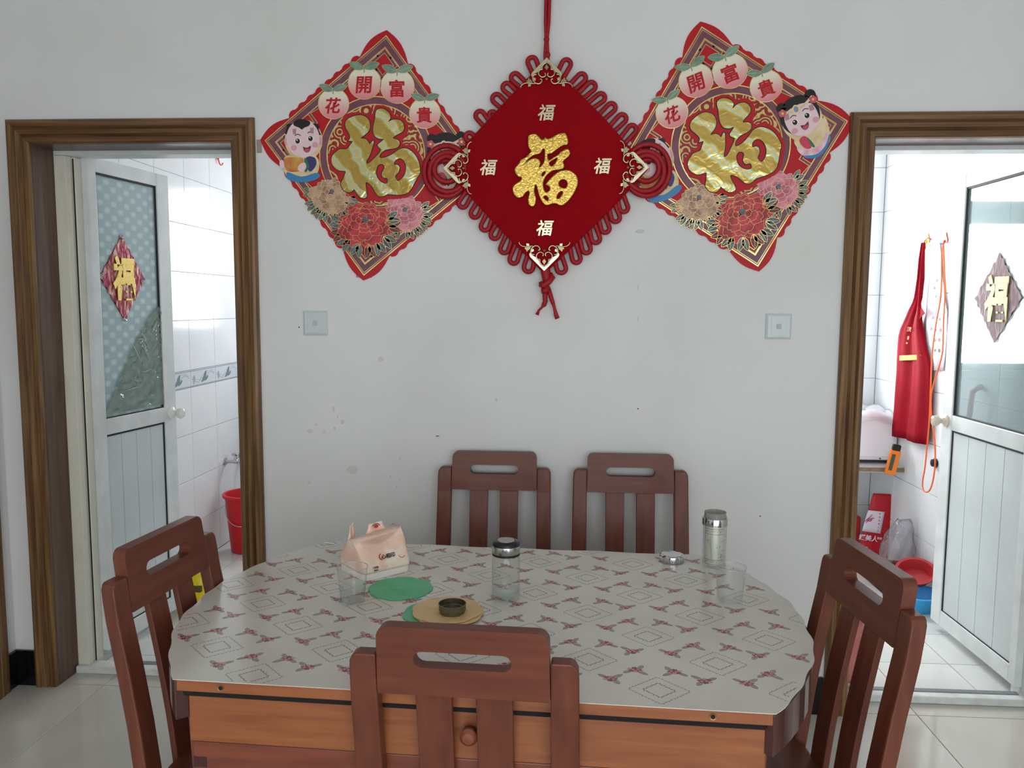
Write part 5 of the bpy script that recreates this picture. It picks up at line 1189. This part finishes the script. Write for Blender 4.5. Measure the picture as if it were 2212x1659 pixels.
# white shopping bags with printed rows behind the cord
t = thing('hanging_bag', 'white plastic bag printed with red and green vegetables hanging beside the apron', 'bag', (0, 0, 0))
rows = [(522, 2018, 522, 2030), (560, 2014, 560, 2034), (600, 2008, 600, 2036), (640, 2004, 640, 2040), (680, 2002, 672, 2046), (720, 2001, 720, 2046), (765, 1998, 768, 2042), (800, 2004, 800, 2038)]
V, Fc = sheet(rows, 1.830, amp=.004, fr=12)
o = MB().add(V, Fc).build('bag_film', M('white_bag_film', (232, 226, 236), .35, bump=.6, bscale=30), t, smooth='all'); s = o.modifiers.new('s', 'SOLIDIFY'); s.thickness = .0012
rd = random.Random(11); gm = M('veg_green', (70, 84, 60), .6); rm = M('veg_red', (192, 60, 84), .6)
for k, (x, y, m_) in enumerate(((2030, 690, gm), (2016, 686, rm), (2021, 713, gm), (2032, 713, rm), (2020, 735, gm), (2029, 734, rm), (2037, 735, rm), (2020, 757, gm), (2029, 757, gm), (2012, 710, rm), (2024, 606, rm), (2019, 622, gm), (2022, 640, gm))):
    q = onX(x, y, 1.815); MB().prism(circ(0, 0, .010+.003*(k % 2), .009, 8), 0, .0008).map(lambda v: (q.x-v.z, q.y+v.x, q.z+v.y)).build('printed_vegetable', m_, t)
# orange hand meter with black cable
q = onX(1957, 985, 1.77)
t = thing('battery_tester', 'orange handheld meter with dark display and black top below the apron', 'meter', (1.752, 1.515, .560), rot=(math.radians(6), math.radians(9), math.radians(-8)))
MB().box(-.026, .026, -.014, .014, 0, .135).build('case', M('orange_case', (240, 128, 36), .4), t, bevel=.005, seg=3)
MB().box(-.020, .020, -.013, .013, .135, .165).build('top_cap', BLACK, t, bevel=.004)
MB().box(-.016, .002, -.016, -.013, .025, .115).build('display', M('display_grey', (70, 84, 70), .3), t, bevel=.001)
t = thing('black_cable', 'black cable looping from the orange meter down behind the red bag', 'cable', (0, 0, 0))
MB().tube(cat([onY(x, y, 1.60) for x, y in ((1972, 985), (1978, 1000), (1970, 1022), (1966, 1045), (1955, 1062), (1945, 1070))], 3, False), .0035, 7).build('cable', BLACK, t, smooth='all')
MB().tube(cat([onY(x, y, 1.60) for x, y in ((1968, 1020), (1962, 1040), (1970, 1070), (1966, 1092), (1957, 1104), (1948, 1106), (1941, 1098))], 3, False), .0035, 7).build('cable', BLACK, t, smooth='all')
t = thing('wall_plug', 'round black plug on the kitchen wall beside the open door', 'plug', onX(2022, 1000, 1.839))
MB().lathe([(0, 0), (.022, 0), (.024, .006), (.018, .012), (.018, .02), (0, .022)], 22).map(lambda v: (-v.z, v.x, v.y)).build('cap', BLACK, t, smooth=True)
t = thing('red_tap', 'red pipe tap on the kitchen wall seen through the glass of the right door', 'tap', (0, 0, 0))
pts = [onX(x, y, X) for x, y, X in ((2119, 836, 1.835), (2110, 840, 1.80), (2101, 846, 1.79), (2098, 866, 1.79), (2095, 892, 1.79), (2092, 906, 1.79))]
MB().tube(pts, [.010, .011, .012, .011, .012, .010], 10).build('pipe', M('red_pipe', (196, 70, 76), .4), t, smooth='all')
MB().lathe([(0, 0), (.012, 0), (.012, .015), (0, .015)], 14).map(lambda v: (1.8385-v.z, pts[0].y+v.x, pts[0].z+v.y)).build('wall_fitting', BLACK, t)
# red bag with white label against the back wall
rb_c = onY(1895, 1206, 1.72)
rt = thing('red_bag', 'tall red bag with a white label and white characters leaning under the low shelf', 'bag', (0, 0, 0))
bagl = M('red_bag_print', (188, 22, 36), .45, col2=(178, 18, 32), vscale=9)
YB = 1.70
def patch(corners, Y, mat, nm, par, th=.001, n=6, bow=0):
    a, b_, c, d = (onY(x, y, Y) for x, y in corners); V = []; Fc = []
    for i in range(n+1):
        for j in range(n+1):
            f, g = i/n, j/n; p = (a.lerp(b_, f)).lerp(d.lerp(c, f), g); p.y -= bow*math.sin(PI*f); V.append(p)
    for i in range(n):
        for j in range(n): q = i*(n+1)+j; Fc.append((q, q+n+1, q+n+2, q+1))
    o = MB().add(V, Fc).build(nm, mat, par, smooth='all'); s = o.modifiers.new('s', 'SOLIDIFY'); s.thickness = th; s.offset = 0; return o
R_ = []
for (y, xl, xr) in ((1066, 1887, 1946), (1075, 1884, 1949), (1095, 1879, 1942), (1115, 1873, 1938), (1150, 1863, 1932), (1185, 1858, 1925), (1203, 1856, 1921), (1209, 1857, 1919)):
    a, c = onY(xl, y, YB), onY(xr, y+(3 if y < 1180 else 0), YB); L = []
    for i in range(9): p = a.lerp(c, i/8); L.append((p.x, p.y-.018*math.sin(PI*i/8)*(.4+.6*min(1, (y-1066)/60)), p.z))
    for i in range(8, -1, -1): p = a.lerp(c, i/8); L.append((p.x, p.y+.005+.03*math.sin(PI*i/8)*(.2+.8*min(1, (y-1066)/60)), p.z))
    R_.append(L)
MB().loft(R_).build('body', bagl, rt, smooth='all')
patch([(1875, 1102), (1911, 1106), (1902, 1153), (1862, 1147)], YB-.021, M('bag_label_white', (226, 214, 226), .5), 'label_patch', rt, bow=.0)
patch([(1870, 1207), (1918, 1205), (1918, 1210), (1874, 1211)], YB-.02, M('bag_yellow', (206, 186, 60), .5), 'hem', rt, bow=0)
WP = M('white_bag_ink', (232, 220, 228), .5); RP = M('red_bag_ink', (170, 50, 80), .5)
for txt, px, py, h, m_ in (('媒美人', 1876, 1162, .034, WP), ('教您', 1900, 1163, .013, WP), ('(订婚)', 1868, 1183, .014, WP)):
    meshobj('lettering', glyph(txt, h, .0005, .02), m_, rt, onY(px, py, YB-.0235), (PI/2, math.radians(7), 0))
for k in range(6): meshobj('lettering', glyph('幸福美满人生'[k], .008, .0004, .01), RP, rt, onY(1901-k*.9, 1110+7.2*k, YB-.0235), (PI/2, 0, 0))
b = MB()
for pp in (((1868, 1127), (1874, 1121), (1880, 1117), (1884, 1111)), ((1870, 1130), (1878, 1122), (1888, 1119)), ((1872, 1124), (1880, 1126), (1884, 1122))): b.tube([onY(x, y, YB-.0235) for x, y in pp], [.001, .003, .002, .001][:len(pp)], 5)
b.build('fish_print', RP, rt)
# basins
def basin(name, label, loc, r, h, mat, rot, flare=1.25, sx=1, sy=1):
    t = thing(name, label, 'basin', loc, rot=rot)
    MB().lathe([(0, 0), (r, 0), (r*1.02, .003), (r*flare, h-.004), (r*flare+.012, h-.002), (r*flare+.012, h+.002), (r*flare-.002, h+.002), (r*.99, .006), (0, .005)], 44, sx=sx, sy=sy).build('bowl', mat, t, smooth=True)
    return t
BLU = M('blue_plastic', (60, 158, 214), .35); RD2 = M('dark_red_plastic', (172, 40, 46), .38)
basin('blue_basin', 'shallow blue plastic basin on the kitchen floor behind the open door', (1.712, 1.02, .011), .075, .080, BLU, (0, 0, .3), 1.45, 1, .95)
basin('red_basin', 'red plastic basin with a clear bag standing in it under the low shelf', (1.735, 1.33, .0295), .085, .085, RD2, (0, 0, 0), 1.15)
basin('red_basin', 'red plastic basin tilted over the blue one beside the open door', (1.752, 1.145, .118), .06, .050, RD2, (math.radians(24), math.radians(-14), 0), 1.35)
t = thing('red_box', 'dark red box on the kitchen floor behind the red bag', 'box', (1.655, 1.80, .011))
MB().box(-.05, .05, -.05, .05, 0, .25).build('body', RD2, t, bevel=.006)
t = thing('basin_shade', 'near-black painted-shade pad on the floor under the red basins', 'mat', (1.735, 1.28, .011))
MB().box(-.11, .11, -.16, .16, 0, .018).build('block', M('basin_shade_black', (26, 22, 22), .7), t, bevel=.004)  # added dark block stands in for the black shade under the basins
t = thing('clear_plastic_bag', 'upright crumpled clear plastic bag standing in the red basin', 'bag', (1.735, 1.35, .05))
CB = thin('bag_film_clear', (232, 232, 236), rough=.16, minf=.06, body=(190, 188, 196), bodyf=.10, bump=1, bscale=22)
R_ = []
for i in range(18):
    f = i/17; rr_ = .088*(1-.18*f-.70*max(0, f-.62)**1.0*1.6); L = []
    for q in range(44):
        a = 2*PI*q/44; k = 1+.08*math.sin(5*a+i*.5)+.06*math.sin(9*a-i*.8)+.03*math.sin(17*a+i)
        L.append((rr_*k*math.cos(a)+.04*f*f, rr_*k*.8*math.sin(a), .30*f+.01*math.sin(3*a)*f))
    R_.append(L)
MB().loft(R_).build('film', CB, t, smooth='all')
t = thing('ribbed_bottle', 'dull red ribbed plastic container behind the kitchen threshold', 'bottle', (1.132, .255, .011))
MB().lathe([(0, 0), (.034, 0), (.038, .006)]+[(.038+.0012*(k % 2), .02+.010*k) for k in range(22)]+[(.036, .25), (.018, .285), (.016, .31), (0, .312)], 36).build('body', M('dull_red_plastic', (196, 120, 112), .45, col2=(180, 100, 94), vscale=14), t, smooth='all')
MB().lathe([(0, .305), (.019, .305), (.019, .33), (0, .332)], 24).build('cap', RD2, t, smooth=True)
t = thing('door_button', 'small brown knob on the inner side of the kitchen door frame', 'knob', onX(1861, 836, 1.0385) if False else (1.0285, .245, 1.155))
MB().lathe([(0, 0), (.012, 0), (.013, .006), (.007, .012), (0, .013)], 16).map(lambda v: (v.z, v.x, v.y)).build('cap', JAMB, t, smooth=True)
